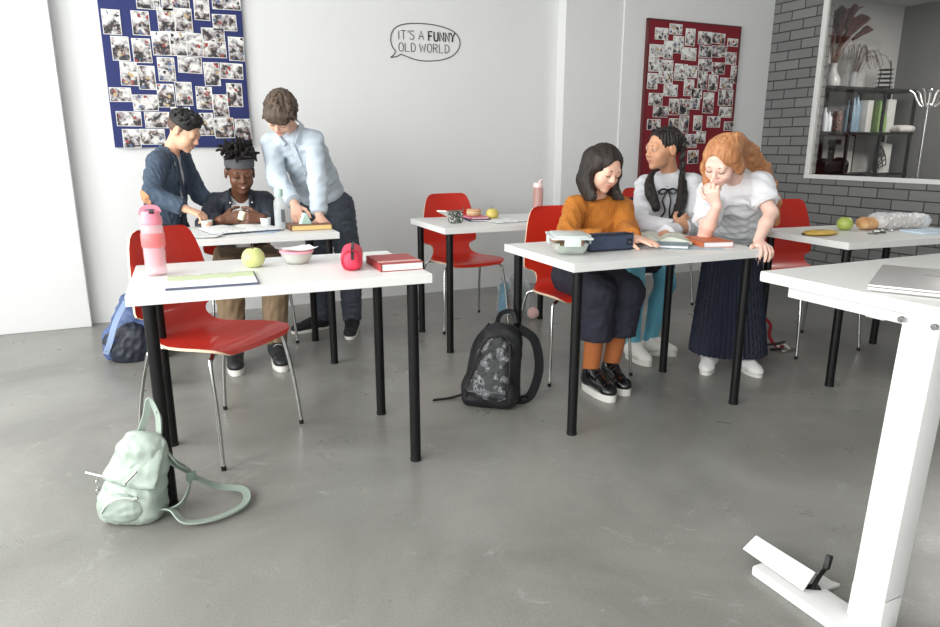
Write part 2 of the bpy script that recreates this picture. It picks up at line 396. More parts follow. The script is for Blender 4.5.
# ================================================================== NOTICE BOARDS
def photo_mat(name, k):
    m = bpy.data.materials.new(name); m.use_nodes = True; nt = m.node_tree; b = nt.nodes['Principled BSDF']; L = nt.links.new
    b.inputs['Roughness'].default_value = .3
    tc = nt.nodes.new('ShaderNodeTexCoord'); oi = nt.nodes.new('ShaderNodeObjectInfo')
    mu = nt.nodes.new('ShaderNodeMath'); mu.operation = 'MULTIPLY'; mu.inputs[1].default_value = 57.0; L(oi.outputs['Random'], mu.inputs[0])
    ad = nt.nodes.new('ShaderNodeVectorMath'); ad.operation = 'ADD'; L(tc.outputs['Object'], ad.inputs[0]); L(mu.outputs[0], ad.inputs[1])
    v = nt.nodes.new('ShaderNodeTexNoise'); v.inputs['Scale'].default_value = 22 + 3 * k; v.inputs['Detail'].default_value = 5; v.inputs['Roughness'].default_value = .62; v.inputs['Distortion'].default_value = .4
    L(ad.outputs[0], v.inputs['Vector'])
    sp = nt.nodes.new('ShaderNodeSeparateXYZ'); L(tc.outputs['Object'], sp.inputs[0])
    mz = nt.nodes.new('ShaderNodeMath'); mz.operation = 'MULTIPLY_ADD'; mz.inputs[1].default_value = 1.1; L(sp.outputs['Z'], mz.inputs[0]); L(v.outputs['Fac'], mz.inputs[2])
    r = nt.nodes.new('ShaderNodeValToRGB'); r.color_ramp.interpolation = 'LINEAR'
    st = [(.30, (22, 22, 28)), (.40, (58, 56, 60)), (.43, (160, 130, 112)), (.455, (140, 146, 158)), (.52, (204, 200, 194)), (.60, (228, 228, 226)), (.8, (243, 243, 240))]
    st = [(p + .03 - .022 * k, c) for p, c in st]
    while len(r.color_ramp.elements) < len(st): r.color_ramp.elements.new(.5)
    for e_, (p, c) in zip(r.color_ramp.elements, st): e_.position = p; e_.color = lin(c)
    L(mz.outputs[0], r.inputs['Fac'])
    v2 = nt.nodes.new('ShaderNodeTexVoronoi'); v2.inputs['Scale'].default_value = 55; L(ad.outputs[0], v2.inputs['Vector'])
    r2 = nt.nodes.new('ShaderNodeValToRGB'); r2.color_ramp.interpolation = 'CONSTANT'
    r2.color_ramp.elements[0].color = (0, 0, 0, 1); r2.color_ramp.elements[1].position = .88; r2.color_ramp.elements[1].color = (1, 1, 1, 1)
    s2 = nt.nodes.new('ShaderNodeSeparateColor'); L(v2.outputs['Color'], s2.inputs[0]); L(s2.outputs[0], r2.inputs['Fac'])
    r3 = nt.nodes.new('ShaderNodeValToRGB'); r3.color_ramp.interpolation = 'CONSTANT'
    st3 = [(0, (150, 52, 52)), (.22, (84, 100, 136)), (.38, (186, 164, 120)), (.55, (50, 46, 46)), (.85, (180, 170, 160))]
    while len(r3.color_ramp.elements) < len(st3): r3.color_ramp.elements.new(.5)
    for e_, (p, c) in zip(r3.color_ramp.elements, st3): e_.position = p; e_.color = lin(c)
    L(s2.outputs[1], r3.inputs['Fac'])
    mx = nt.nodes.new('ShaderNodeMix'); mx.data_type = 'RGBA'; L(r2.outputs['Color'], mx.inputs[0]); L(r.outputs['Color'], mx.inputs[6]); L(r3.outputs['Color'], mx.inputs[7])
    L(mx.outputs[2], b.inputs['Base Color'])
    return m
M_PAPER = mat('photo_paper', (236, 236, 233), .35)
M_PH = photo_mat('photo_image', 0); M_PHP = photo_mat('photo_image_pale', 3)
M_BLUEB = ramp_mat('blue_felt', [(.3, (40, 47, 96)), (.7, (50, 58, 112))], scale=180, rough=.9, bump=.2)
M_REDB = ramp_mat('red_felt', [(.3, (112, 22, 34)), (.7, (134, 32, 44))], scale=180, rough=.9, bump=.2)
ORD = ['top', 'second', 'third', 'fourth', 'fifth', 'sixth', 'seventh', 'eighth', 'ninth', 'tenth', 'eleventh', 'twelfth']
NTH = ['first', 'second', 'third', 'fourth', 'fifth', 'sixth', 'seventh', 'eighth', 'ninth', 'tenth', 'eleventh']
def pin_photos(rows, Y, ox, oy, sc, colour, group):
    for ri, row in enumerate(rows):
        for ci, it in enumerate(sorted(row)):
            x, y, w_, h_ = it[:4]
            c = at_y(ox + x / sc, oy + y / sc, Y)
            W = abs(at_y(ox + (x + w_ / 2) / sc, oy + y / sc, Y)[0] - at_y(ox + (x - w_ / 2) / sc, oy + y / sc, Y)[0])
            H = abs(at_y(ox + x / sc, oy + (y + h_ / 2) / sc, Y)[2] - at_y(ox + x / sc, oy + (y - h_ / 2) / sc, Y)[2])
            j = .0006 * ((ri * 3 + ci * 2) % 5)
            b0 = bb(-W / 2, W / 2, -.0015 - j, 0, -H / 2, H / 2)
            g = .0035
            q = np.array([(-W / 2 + g, -.002 - j, -H / 2 + g), (W / 2 - g, -.002 - j, -H / 2 + g), (W / 2 - g, -.002 - j, H / 2 - g), (-W / 2 + g, -.002 - j, H / 2 - g)])
            pale = len(it) > 4
            o = link('photo_print', merge(b0, (q, [(0, 1, 2, 3)])), [M_PAPER, M_PHP if pale else M_PH], None, False)
            o.data.polygons[-1].material_index = 1
            o.location = tuple(c); o.rotation_euler = (0, R(random.uniform(-1.5, 1.5)), 0)
            setp(o, '%s photo print, %s from left in the %s row of the %s board' % ('upright' if H > W else 'wide', NTH[ci], ORD[ri], colour), 'photo', group)
YBB = 5.19
one('notice_board', 'blue felt notice board full of photo prints on the white back wall', 'notice board', bb(-.222, .65, YBB, YB - .001, 1.184, 2.42, .003), M_BLUEB)
ROWS1 = [[(243, 8, 100, 62), (358, 15, 118, 66), (467, 38, 65, 95), (570, 10, 120, 62)],
 [(90, 92, 78, 105), (212, 97, 75, 102), (320, 83, 75, 100), (390, 85, 75, 100), (563, 95, 100, 68)],
 [(128, 203, 75, 102), (217, 212, 78, 102), (297, 182, 75, 100), (370, 185, 72, 98), (438, 188, 70, 98), (515, 148, 96, 62), (520, 208, 100, 68), (612, 205, 65, 100)],
 [(163, 308, 72, 100), (238, 325, 72, 100), (320, 290, 72, 100), (418, 272, 100, 68), (510, 310, 66, 98), (592, 298, 95, 66)],
 [(128, 396, 92, 60), (232, 430, 105, 68), (318, 400, 72, 98), (393, 392, 70, 98), (478, 410, 68, 95), (547, 443, 65, 95), (605, 398, 65, 98)],
 [(163, 497, 105, 62), (282, 502, 105, 68), (380, 478, 80, 60), (487, 520, 62, 95), (562, 535, 82, 85), (640, 540, 65, 85)],
 [(175, 580, 75, 80), (262, 572, 105, 65)]]
pin_photos(ROWS1, YBB - .0005, 90, 0, 4.182, 'blue', 'photo prints pinned on the blue board')
YRB = 5.055
nb = thing('notice_board', 'red felt notice board full of photo prints beside the brick wall', 'notice board', (4.5, YRB, 1.6))
wpart(nb, 'felt_panel', bb(3.985, 5.03, YRB, 5.085, .9, 2.248), M_REDB, smooth=False)
wpart(nb, 'frame', merge(bb(3.978, 3.99, YRB - .004, 5.085, .89, 2.258), bb(5.025, 5.037, YRB - .004, 5.085, .89, 2.258), bb(3.978, 5.037, YRB - .004, 5.085, 2.246, 2.258), bb(3.978, 5.037, YRB - .004, 5.085, .89, .902)), mat('dark_red_wood', (92, 40, 40), .5), smooth=False)
P = 1
ROWS2 = [[(495, 127, 50, 45, P), (548, 110, 48, 40, P), (602, 140, 36, 65, P), (657, 143, 50, 48), (708, 145, 50, 40), (762, 160, 40, 30)],
 [(475, 190, 52, 46, P), (520, 187, 35, 68, P), (557, 168, 40, 65, P), (597, 203, 55, 48, P), (660, 195, 50, 45), (700, 194, 36, 44), (725, 193, 30, 42)],
 [(465, 240, 38, 58, P), (510, 247, 55, 44, P), (567, 272, 48, 64, P), (605, 270, 46, 46, P), (657, 245, 50, 46), (708, 257, 48, 44), (755, 220, 40, 46), (768, 280, 28, 66)],
 [(460, 305, 38, 60, P), (510, 291, 55, 48, P), (597, 330, 38, 62, P), (648, 303, 35, 66), (688, 312, 35, 62), (738, 313, 48, 40)],
 [(472, 373, 52, 46), (528, 340, 52, 45, P), (626, 352, 40, 38), (620, 390, 36, 44), (670, 387, 40, 78), (735, 367, 55, 60)],
 [(490, 420, 55, 42), (540, 402, 36, 62), (580, 402, 38, 60), (735, 422, 48, 40)],
 [(465, 468, 50, 40), (540, 462, 36, 34), (578, 468, 36, 66), (630, 463, 32, 58), (690, 458, 50, 42), (747, 474, 36, 34)],
 [(605, 530, 44, 52), (642, 516, 36, 44), (612, 590, 40, 50)]]
pin_photos(ROWS2, YRB - .0005, 530, 0, 3.76, 'red', 'photo prints pinned on the red board')

# ================================================================== SPEECH BUBBLE ON THE WALL
M_INK = mat('black_vinyl', (70, 72, 72), .6); M_INKB = mat('black_vinyl_bold', (30, 31, 31), .6)
dec = thing('wall_sticker', 'black line speech bubble sticker saying it is a funny old world', 'wall sticker', (2.0, YB, 1.84))
def zw(x, y): return at_y(370 + x / 8.545, 10 + y / 8.545, YB - .003)
out = smooth_path([zw(*q) for q in ((220, 352), (190, 310), (176, 250), (192, 180), (240, 136), (330, 116), (450, 116), (560, 130), (660, 158), (730, 198), (765, 255), (765, 310), (735, 365), (680, 405), (590, 430), (480, 436), (390, 424), (310, 395), (264, 378))], 6)
out += smooth_path([zw(264, 378), zw(225, 398), zw(175, 405)], 5)[1:] + smooth_path([zw(175, 405), zw(200, 385), zw(220, 352)], 5)[1:-1]
wpart(dec, 'outline', ribbon(out, .007, .002, up=(0, 1, 0), closed=True), M_INK, smooth=False)
GL = {'I': [[(.2, 0), (.2, 1)]], 'T': [[(0, 1), (.55, 1)], [(.27, 1), (.27, 0)]], "'": [[(.12, 1.05), (.08, .78)]],
 'S': [[(.48, .85), (.4, .97), (.22, 1), (.06, .88), (.06, .7), (.2, .55), (.38, .45), (.48, .28), (.44, .1), (.26, 0), (.08, .04), (.02, .18)]],
 'A': [[(0, 0), (.27, 1), (.54, 0)], [(.1, .35), (.44, .35)]], 'F': [[(.05, 0), (.05, 1), (.5, 1)], [(.05, .52), (.42, .52)]],
 'U': [[(.03, 1), (.03, .25), (.1, .06), (.26, 0), (.42, .06), (.5, .25), (.5, 1)]], 'N': [[(.04, 0), (.04, 1), (.5, 0), (.5, 1)]],
 'Y': [[(0, 1), (.27, .5), (.54, 1)], [(.27, .5), (.2, 0)]], 'O': [[(.28, 1), (.1, .9), (.03, .6), (.03, .35), (.1, .1), (.28, 0), (.46, .1), (.53, .35), (.53, .6), (.46, .9), (.28, 1)]],
 'L': [[(.05, 1), (.05, 0), (.48, 0)]], 'D': [[(.05, 0), (.05, 1), (.28, .97), (.46, .8), (.52, .5), (.46, .2), (.28, .03), (.05, 0)]],
 'W': [[(0, 1), (.16, 0), (.34, .75), (.52, 0), (.68, 1)]], 'R': [[(.05, 0), (.05, 1), (.34, .98), (.47, .85), (.47, .65), (.34, .53), (.05, .52)], [(.25, .52), (.5, 0)]]}
def lettering(name, txt, p0, p1, hgt, wd, m):
    """p0, p1: pixel positions (in the zoomed crop) of the start and end of the baseline"""
    adv = {'I': .42, "'": .24, ' ': .3, 'W': .86}
    tot = sum(adv.get(c, .68) for c in txt); ms = []; x = 0
    A, B = zw(*p0), zw(*p1); ux = (B - A) / tot
    up = V3(0, 0, hgt)
    for c in txt:
        for st in GL.get(c, []):
            ms.append(ribbon([A + ux * (x + a * 1.0) + up * b_ for a, b_ in st], wd, .0016, up=(0, 1, 0)))
        x += adv.get(c, .68)
    wpart(dec, name, merge(*ms), m, smooth=False)
lettering('lettering', "IT'S A", (230, 250), (470, 252), .062, .0055, M_INK)
lettering('bold_lettering', "FUNNY", (498, 262), (735, 276), .066, .0115, M_INKB)
lettering('lettering', "OLD WORLD", (245, 352), (688, 370), .062, .0055, M_INK)

# ================================================================== TABLES
M_TOP = mat('white_laminate', (228, 228, 226), .38, bump=.02, bscale=200)
M_BLK = mat('black_powder_coat', (11, 11, 12), .42, spec=.35)
TL, TW, TH = .985, .604, .744
def table(label, corner, yaw, TL=.985, TW=.604, inset=.05):
    a = R(yaw); c = V3(corner[0] + math.cos(a) * TL / 2 - math.sin(a) * TW / 2, corner[1] + math.sin(a) * TL / 2 + math.cos(a) * TW / 2, 0)
    t = thing('school_table', label, 'table', c, a, 'white tables with black legs')
    link('tabletop', box(0, 0, TH - .017, TL, TW, .034, .002), M_TOP, t, False)
    for sx in (-1, 1):
        for sy in (-1, 1):
            x, y = sx * (TL / 2 - inset), sy * (TW / 2 - .05)
            l = link('leg', merge(cyl((x, y, .012), (x, y, TH - .034), .0205), cyl((x, y, TH - .042), (x, y, TH - .0342), .034)), M_BLK, t)
            link('foot_cap', cyl((x, y, 0), (x, y, .0125), .0215), mat('black_rubber', (16, 16, 16), .7), l)
    return t
table('white table with pink bottle, green apple and red notebook, mint backpack by its leg', (-.122, 2.298), -2, 1.003, .61, .062)
table('white table three girls lean over, with glass lunch box and books', (1.458, 2.222), -1.2, .995, .62)
table('white table at back by empty red chair, with glittery pouch and yellow apple', (1.448, 3.529), -1.2)
table('white table by the brick wall with green apple and bread bag', (2.984, 2.19), -5)
table('white table at which the boy in grey headband sits', (.872 - TL, 3.607), 0)

# ================================================================== CHAIRS
M_RED = mat('red_lacquer', (194, 42, 28), .36, coat=.25)
M_PLY = mat('plywood_edge', (222, 196, 168), .5, var=.1, scale=60)
M_CHR = mat('chrome', (190, 190, 188), .16, metal=1)
def chair_shell():
    prof = [(-.215, .425, .165), (-.208, .441, .198), (-.185, .450, .216), (-.12, .451, .228), (-.04, .446, .231), (.03, .441, .224), (.085, .440, .205), (.118, .444, .182), (.15, .456, .160), (.172, .473, .146), (.188, .493, .140), (.198, .512, .143), (.204, .524, .158), (.208, .533, .186), (.212, .543, .203),
            (.216, .56, .207), (.226, .62, .204), (.238, .69, .196), (.25, .76, .183), (.26, .81, .170), (.267, .845, .155), (.271, .863, .138), (.273, .872, .115)]
    n = 13; P = np.array([(a, b_) for a, b_, _ in prof]); Wd = [q[2] for q in prof]
    T = np.gradient(P, axis=0); T /= np.linalg.norm(T, axis=1)[:, None]; N = np.stack([-T[:, 1], T[:, 0]], 1)
    th = .011; V = []
    for s in (.5, -.5):
        for j in range(len(P)):
            for i in range(n):
                u = -1 + 2 * i / (n - 1)
                k = min(1, max(0, (P[j][1] - .44) / .2)); cv = .022 * u * u * k            # the back curls forward at the sides
                off = th * s
                V.append((u * Wd[j], P[j][0] + N[j][0] * off - cv, P[j][1] + N[j][1] * off + (.008 * u * u * (1 - k))))
    V = np.array(V); m = len(P) * n; top, edge = [], []
    for j in range(len(P) - 1):
        for i in range(n - 1):
            a = j * n + i; top.append((a, a + 1, a + n + 1, a + n)); top.append((m + a, m + a + n, m + a + n + 1, m + a + 1))
    rim = [i for i in range(n)] + [j * n + n - 1 for j in range(1, len(P))] + [(len(P) - 1) * n + i for i in range(n - 2, -1, -1)] + [j * n for j in range(len(P) - 2, 0, -1)]
    for q in range(len(rim)):
        a, b_ = rim[q], rim[(q + 1) % len(rim)]; edge.append((a, b_, m + b_, m + a))
    return V, top, edge
def make_chair(label):
    t = thing('plywood_chair', label, 'chair', (0, 0, 0), 0, 'red plywood chairs')
    V, top, edge = chair_shell()
    sh = link('seat_and_back', (V, top), M_RED, t, True, 'red lacquered shell')
    eo = link('plywood_edge', (V, edge), M_PLY, sh, True, 'pale plywood edge')
    for sx in (-1, 1):
        for f in (1, 0):
            y0 = -.10 if f else .06; y1 = -.2 if f else .215
            pts = [(sx * .06, y0, .431), (sx * .15, y0 - (.02 if f else -.02), .430), (sx * .19, (y0 + y1) / 2, .424), (sx * .214, y0 * .4 + y1 * .6, .395), (sx * .231, y0 * .12 + y1 * .88, .22), (sx * .243, y1 * 1.03, .018)]
            l = link('leg', tube(smooth_path(pts, 6), .0085, 10), M_CHR, t)
            link('rubber_foot', cyl((sx * .2432, y1 * 1.03, 0), (sx * .243, y1 * 1.03, .018), .0098, n=12), mat('black_rubber', (16, 16, 16), .7), l)
    link('seat_bracket', bb(-.075, .075, -.12, .09, .424, .434, .003), M_BLK, t)
    return t
ch = make_chair('red plywood chair facing the near left table, mint backpack before it')
def put_chair(o, x, y, face_deg): o.location = (x, y, 0); o.rotation_euler = (0, 0, R(face_deg))
put_chair(ch, .165, 2.85, 43)
dup(ch, (1.851, 4.185, 0), R(3), 'empty red plywood chair behind the back table, glittery pouch before it')
dup(ch, (1.985, 3.01, 0), R(-4), 'red plywood chair on which the girl in mustard sweater sits')
dup(ch, (3.52, 2.82, 0), R(-4), 'red plywood chair at the brick wall table, behind the ginger girl')
dup(ch, (.45, 4.34, 0), R(4), 'red plywood chair under the boy in grey headband')
dup(ch, (3.464, 4.18, 0), R(-7), 'red plywood chair with navy jacket, behind and between the seated girls')

# ================================================================== THE WHITE DESK (right foreground)
M_DESK = mat('white_metal', (214, 214, 213), .35); M_DTOP = mat('white_desk_laminate', (216, 216, 213), .3)
DZ = .855
dk = thing('standing_desk', 'white height-adjustable desk with a laptop, in the right foreground', 'desk', (1.54, .93, 0))
wpart(dk, 'desktop', bb(1.512, 3.1, .46, 1.368, DZ - .03, DZ, .006), M_DTOP)
fr = wpart(dk, 'frame', merge(bb(1.562, 1.60, .52, 1.31, DZ - .068, DZ - .03, .003), bb(1.578, 3.0, 1.04, 1.09, DZ - .075, DZ - .03, .003), bb(1.578, 3.0, .78, .83, DZ - .075, DZ - .03, .003)), M_DESK)
for y in (.965, .89):
    wpart(dk, 'bolt', merge(cyl((1.5275, y, DZ - .048), (1.522, y, DZ - .048), .0075), cyl((1.522, y, DZ - .048), (1.5205, y, DZ - .048), .0045, n=6)), mat('steel', (150, 150, 150), .3, metal=1), fr)
def lean(m):
    v = m[0].copy(); v[:, 0] += (v[:, 2] - .62) * .05; return v, m[1]
lg = wpart(dk, 'leg', lean(bb(1.5285, 1.598, .885, .97, .115, DZ - .03, .004)), M_DESK)
wpart(dk, 'leg_bracket', lean(bb(1.53, 1.597, .885, .972, .03, .125, .004)), M_DESK, lg)
wpart(dk, 'foot_rail', bb(1.442, 1.545, .56, 1.225, .0, .03, .006), M_DESK)
lg2 = wpart(dk, 'leg', bb(2.96, 3.03, .885, .97, .0, DZ - .066, .004), M_DESK)
lp = thing('laptop', 'closed silver laptop on the white standing desk', 'laptop', (1.735, 1.04, DZ), R(30))
M_ALU = mat('silver_aluminium', (188, 185, 184), .35, metal=.35)
link('base', box(0, 0, .0065, .345, .24, .009, .004), M_ALU, lp)
link('lid', box(0, 0, .0145, .345, .24, .006, .003), M_ALU, lp)
link('lid_slot', box(.04, -.03, .0177, .006, .09, .0008), mat('dark_grey_plastic', (90, 90, 92), .5), lp, False)
link('rubber_foot', merge(*[cyl((x, y, 0), (x, y, .003), .006) for x in (-.15, .15) for y in (-.1, .1)]), mat('black_rubber', (16, 16, 16), .7), lp)
# ================================================================== PROPS
def apple(label, x, y, z, r, rgb, rgb2, group=None):
    t = thing('apple', label, 'apple', (x, y, z), random.uniform(0, 6), group)
    prof = []
    for i in range(25):
        a = PI * i / 24
        rr = r * math.sin(a) * (1 + .06 * math.cos(a) ) ; zz = -r * .94 * math.cos(a)
        d = math.exp(-(math.sin(a) * 3.2) ** 2)
        zz += (-.30 * r * d if a > PI / 2 else .16 * r * d)
        prof.append((rr, zz + r * .86))
    m = ramp_mat('apple_skin_%d' % (rgb[0] + rgb[2]), [(.3, rgb), (.55, rgb2), (.75, rgb)], scale=14, rough=.3, mapscale=(1, 1, .4))
    link('flesh', lathe(prof, 32, close=False), m, t)
    link('stem', tube([(0, 0, r * 1.42), (.002, .001, r * 1.75), (.006, .002, r * 2.0)], .0018, 8), mat('apple_stem', (92, 66, 40), .7), t)
    return t
apple('pale green apple on the near left table', *at_z(254, 267, TH)[:2], TH, .043, (188, 200, 120), (206, 212, 142), 'green apples')
apple('yellow apple on the back table beside the open notebook', 1.905, 3.85, TH, .041, (196, 178, 82), (206, 190, 110))
apple('bright green apple on the table by the brick wall', *at_z(844, 230, TH)[:2], TH, .042, (150, 172, 72), (176, 190, 96), 'green apples')
def book(name, label, cat, x, y, z, w, d, h, rz, cover, pages=(232, 230, 224), band=None, group=None):
    t = thing(name, label, cat, (x, y, z), rz, group)
    c = mat('cover_%d_%d_%d' % cover, cover, .5, var=.06, scale=30)
    link('cover', merge(box(0, 0, .0015, w, d, .003, .001), box(0, 0, h - .0015, w, d, .003, .001), box(-w / 2 + .0015, 0, h / 2, .003, d, h, .001)), c, t, False)
    link('page_block', box(.002, 0, h / 2, w - .010, d - .008, h - .006), mat('pages_%d' % pages[0], pages, .7, bump=.4, bscale=400), t, False)
    if band: link('cover_band', box(0, -d * .30, h + .0004, w * .99, d * .1, .0012), mat('band_%d' % band[0], band, .6), t, False)
    return t
def sheet(name, label, cat, x, y, z, w, d, rz, m, curl=.004, group=None):
    nx, ny = 10, 8; V = []
    for s in (1, 0):
        for j in range(ny + 1):
            for i in range(nx + 1):
                u, v = i / nx - .5, j / ny - .5
                V.append((u * w, v * d, .0005 + s * .0006 + curl * (abs(math.sin(u * 4 + v * 2)) * .6 * (abs(u) * 2) ** 2)))
    m_ = (nx + 1) * (ny + 1); Fc = []
    for j in range(ny):
        for i in range(nx):
            a = j * (nx + 1) + i; Fc += [(a, a + 1, a + nx + 2, a + nx + 1), (m_ + a, m_ + a + nx + 1, m_ + a + nx + 2, m_ + a + 1)]
    rim = list(range(nx + 1)) + [j * (nx + 1) + nx for j in range(1, ny + 1)] + [ny * (nx + 1) + i for i in range(nx - 1, -1, -1)] + [j * (nx + 1) for j in range(ny - 1, 0, -1)]
    for q in range(len(rim)): Fc.append((rim[q], rim[(q + 1) % len(rim)], m_ + rim[(q + 1) % len(rim)], m_ + rim[q]))
    return one(name, label, cat, (np.array(V), Fc), m, (x, y, z), rz, group)
def open_book(name, label, cat, x, y, z, w, d, rz, m, h=.012, rise=.03):
    """an open book or magazine lying flat: two page fans that bow up from the spine, and a cover below"""
    t = thing(name, label, cat, (x, y, z), rz)
    for s in (-1, 1):
        n = 10; top = []; 
        for i in range(n + 1):
            u = i / n; top.append((s * u * w / 2, h + rise * math.sin(min(1, u * 2.2) * PI / 2) * (1 - u) ** .8 if True else 0))
        V = [(px_, -d / 2, .003) for px_, _ in top] + [(px_, d / 2, .003) for px_, _ in top] + [(px_, -d / 2, pz) for px_, pz in top] + [(px_, d / 2, pz) for px_, pz in top]
        k = n + 1; Fc = []
        for i in range(n): Fc += [(i, i + 1, k + i + 1, k + i), (2 * k + i, 3 * k + i, 3 * k + i + 1, 2 * k + i + 1), (i, 2 * k + i, 2 * k + i + 1, i + 1), (k + i, k + i + 1, 3 * k + i + 1, 3 * k + i)]
        Fc += [(0, k, 3 * k, 2 * k), (n, 2 * k + n, 3 * k + n, k + n)]
        link('pages', (np.array(V), Fc), m, t)
    link('cover', box(0, 0, .0015, w * 1.01, d * 1.02, .003), mat('book_cover_grey', (70, 84, 92), .5), t, False)
    return t
def print_mat(name, bg, spots, scale=30, lines=True):
    return ramp_mat(name, [(0, bg), (.55, bg), (.60, spots[0]), (.66, bg), (.72, spots[1]), (.76, bg)], scale=scale, rough=.5, mapscale=(1, 2.2, 1), detail=2)
M_PR1 = print_mat('printed_page', (230, 231, 230), [(150, 190, 186), (150, 156, 176)], 16)
M_PR2 = print_mat('printed_text', (236, 236, 234), [(176, 178, 182), (150, 160, 170)], 40)

# ---- near left table
pb = thing('water_bottle', 'clear pink water bottle with coral band, on the near left table', 'bottle', (*at_z(157, 275, TH)[:2], TH))
M_PKC = mat('pink_clear_plastic', (250, 190, 196), .08, trans=.92, ior=1.2)
M_CORAL = mat('coral_plastic', (240, 96, 104), .35); M_PKL = mat('pink_lid_plastic', (238, 140, 158), .35)
M_PKC = clear('pink_clear', (250, 214, 220), .34)
link('body', lathe([(.030, 0), (.034, .003), (.036, .012), (.036, .03), (.0365, .10), (.0375, .16), (.0365, .175), (.0335, .183), (.033, .183), (.034, .172), (.035, .158), (.034, .10), (.0335, .03), (.033, .014), (.03, .01)], 32), M_PKC, pb)
link('grip_band', lathe([(.0372, .102), (.0395, .106), (.0395, .148), (.0378, .152)], 32, close=False), mat('coral_clear', (250, 128, 128), .35, alpha=.72), pb)
link('infuser', lathe([(.022, .03), (.024, .033), (.024, .10), (.021, .104)], 24), mat('coral_infuser', (246, 120, 140), .3, alpha=.6), pb)
lid = link('lid', lathe([(.034, .181), (.0365, .184), (.0365, .203), (.035, .206), (.031, .212), (.031, .224), (.028, .228)], 32), M_PKL, pb)
link('carry_loop', ribbon(smooth_path([(-.031, 0, .215), (-.024, 0, .236), (0, 0, .243), (.022, 0, .238), (.03, 0, .222)], 6), .014, .005, up=(0, 1, 0)), M_PKL, lid)
link('spout_button', box(.004, -.026, .226, .018, .014, .012, .004), mat('dark_plastic', (60, 44, 50), .4), lid)
# the folder and the printed sheet
p0 = at_z(208, 280, TH)
ang = -2
book('folder', 'navy edged folder under the printed sheet, on the near left table', 'folder', -.01 + .155, 2.445, TH, .29, .236, .006, R(-3), (86, 92, 114))
m_sh = bpy.data.materials.new('worksheet_print'); m_sh.use_nodes = True
nt = m_sh.node_tree; tc = nt.nodes.new('ShaderNodeTexCoord'); sp = nt.nodes.new('ShaderNodeSeparateXYZ'); cr = nt.nodes.new('ShaderNodeValToRGB'); nz = nt.nodes.new('ShaderNodeTexNoise'); ad = nt.nodes.new('ShaderNodeMath'); ad.operation = 'MULTIPLY_ADD'
nz.inputs['Scale'].default_value = 26; ad.inputs[1].default_value = .09
nt.links.new(tc.outputs['Object'], sp.inputs[0]); nt.links.new(tc.outputs['Object'], nz.inputs['Vector']); nt.links.new(nz.outputs['Fac'], ad.inputs[0]); nt.links.new(sp.outputs['Y'], ad.inputs[2])
mr = nt.nodes.new('ShaderNodeMapRange'); mr.inputs[1].default_value = -.1; mr.inputs[2].default_value = .2; nt.links.new(ad.outputs[0], mr.inputs[0]); nt.links.new(mr.outputs[0], cr.inputs[0])
cr.color_ramp.interpolation = 'CONSTANT'
st = [(0, (236, 238, 238)), (.32, (196, 202, 206)), (.35, (236, 238, 238)), (.5, (206, 214, 196)), (.53, (200, 212, 172)), (.80, (170, 182, 158)), (.84, (226, 228, 224))]
while len(cr.color_ramp.elements) < len(st): cr.color_ramp.elements.new(.5)
for e_, (p, c) in zip(cr.color_ramp.elements, st): e_.position = p; e_.color = lin(c)
nt.links.new(cr.outputs[0], nt.nodes['Principled BSDF'].inputs['Base Color'])
sheet('printed_sheet', 'green and white printed sheet lying on a folder, on the near left table', 'paper', .142, 2.447, TH + .0062, .283, .228, R(-3), m_sh, .0015)
bw = thing('lunch_bowl', 'round clear bowl with pink lid and paper napkin, on the near left table', 'bowl', (.478, 2.70, TH))
link('bowl', lathe([(.040, 0), (.044, .002), (.056, .022), (.062, .042), (.0635, .046), (.0605, .046), (.054, .024), (.042, .006), (.02, .004)], 32), clear('clear_plastic', (232, 236, 230), .4), bw)
fd = Field()
for i in range(9):
    a = i * 2.4; fd.add(*f_ell((.026 * math.cos(a) * (i % 3) / 1.5, .026 * math.sin(a) * (i % 3) / 1.5, .018 + .004 * (i % 2)), (.018, .016, .012)), k=.006)
link('salad', fd.mesh(.004), mat('salad_green', (176, 182, 146), .6, var=.3, scale=50), bw)
link('lid', lathe([(.064, .044), (.066, .046), (.066, .050), (.06, .053), (.03, .054), (.001, .054)], 32), mat('pink_lid', (238, 168, 182), .4), bw)
npk = []
for s in (1, 0):
    for j in range(9):
        for i in range(9):
            u, v = i / 8 - .5, j / 8 - .5; npk.append((u * .13, v * .12, .0555 + .001 * s + .010 * (abs(u) * 2) ** 2 * (.4 + .6 * math.sin(v * 5 + 1) ** 2)))
Fn = []
for j in range(8):
    for i in range(8):
        a = j * 9 + i; Fn += [(a, a + 1, a + 10, a + 9), (81 + a, 81 + a + 9, 81 + a + 10, 81 + a + 1)]
one('paper_napkin', 'white paper napkin spread over the pink-lidded bowl', 'napkin', (np.array(npk), Fn), mat('napkin_white', (240, 238, 238), .8), (.478, 2.70, TH + .0002), .3)
pc = thing('pencil_case', 'rounded coral pink pencil case with black zip, on the near left table', 'pencil case', (.655, 2.53, TH), R(-16))
f = Field(); f.add(*f_ecap((0, -.075, .040), (0, .075, .040), (1, 0, 0), (.036, .040), (.036, .040)), k=.01); f.add(*f_box((0, 0, .034), (.034, .09, .033), rnd=.02), k=.02); f.disp(folds(3, .0022, .05)); f.cut(plane_above(.001))
link('pouch', f.mesh(.005), mat('coral_fabric', (228, 62, 88), .6, var=.08, scale=60, bump=.2, bscale=300), pc)
link('zip', ribbon(smooth_path([(.004, -.116, .045), (.004, -.105, .068), (.004, -.08, .0805), (.004, 0, .0815), (.004, .09, .079)], 6), .011, .004, up=(0, 0, 1)), mat('black_zip', (34, 30, 32), .5), pc)
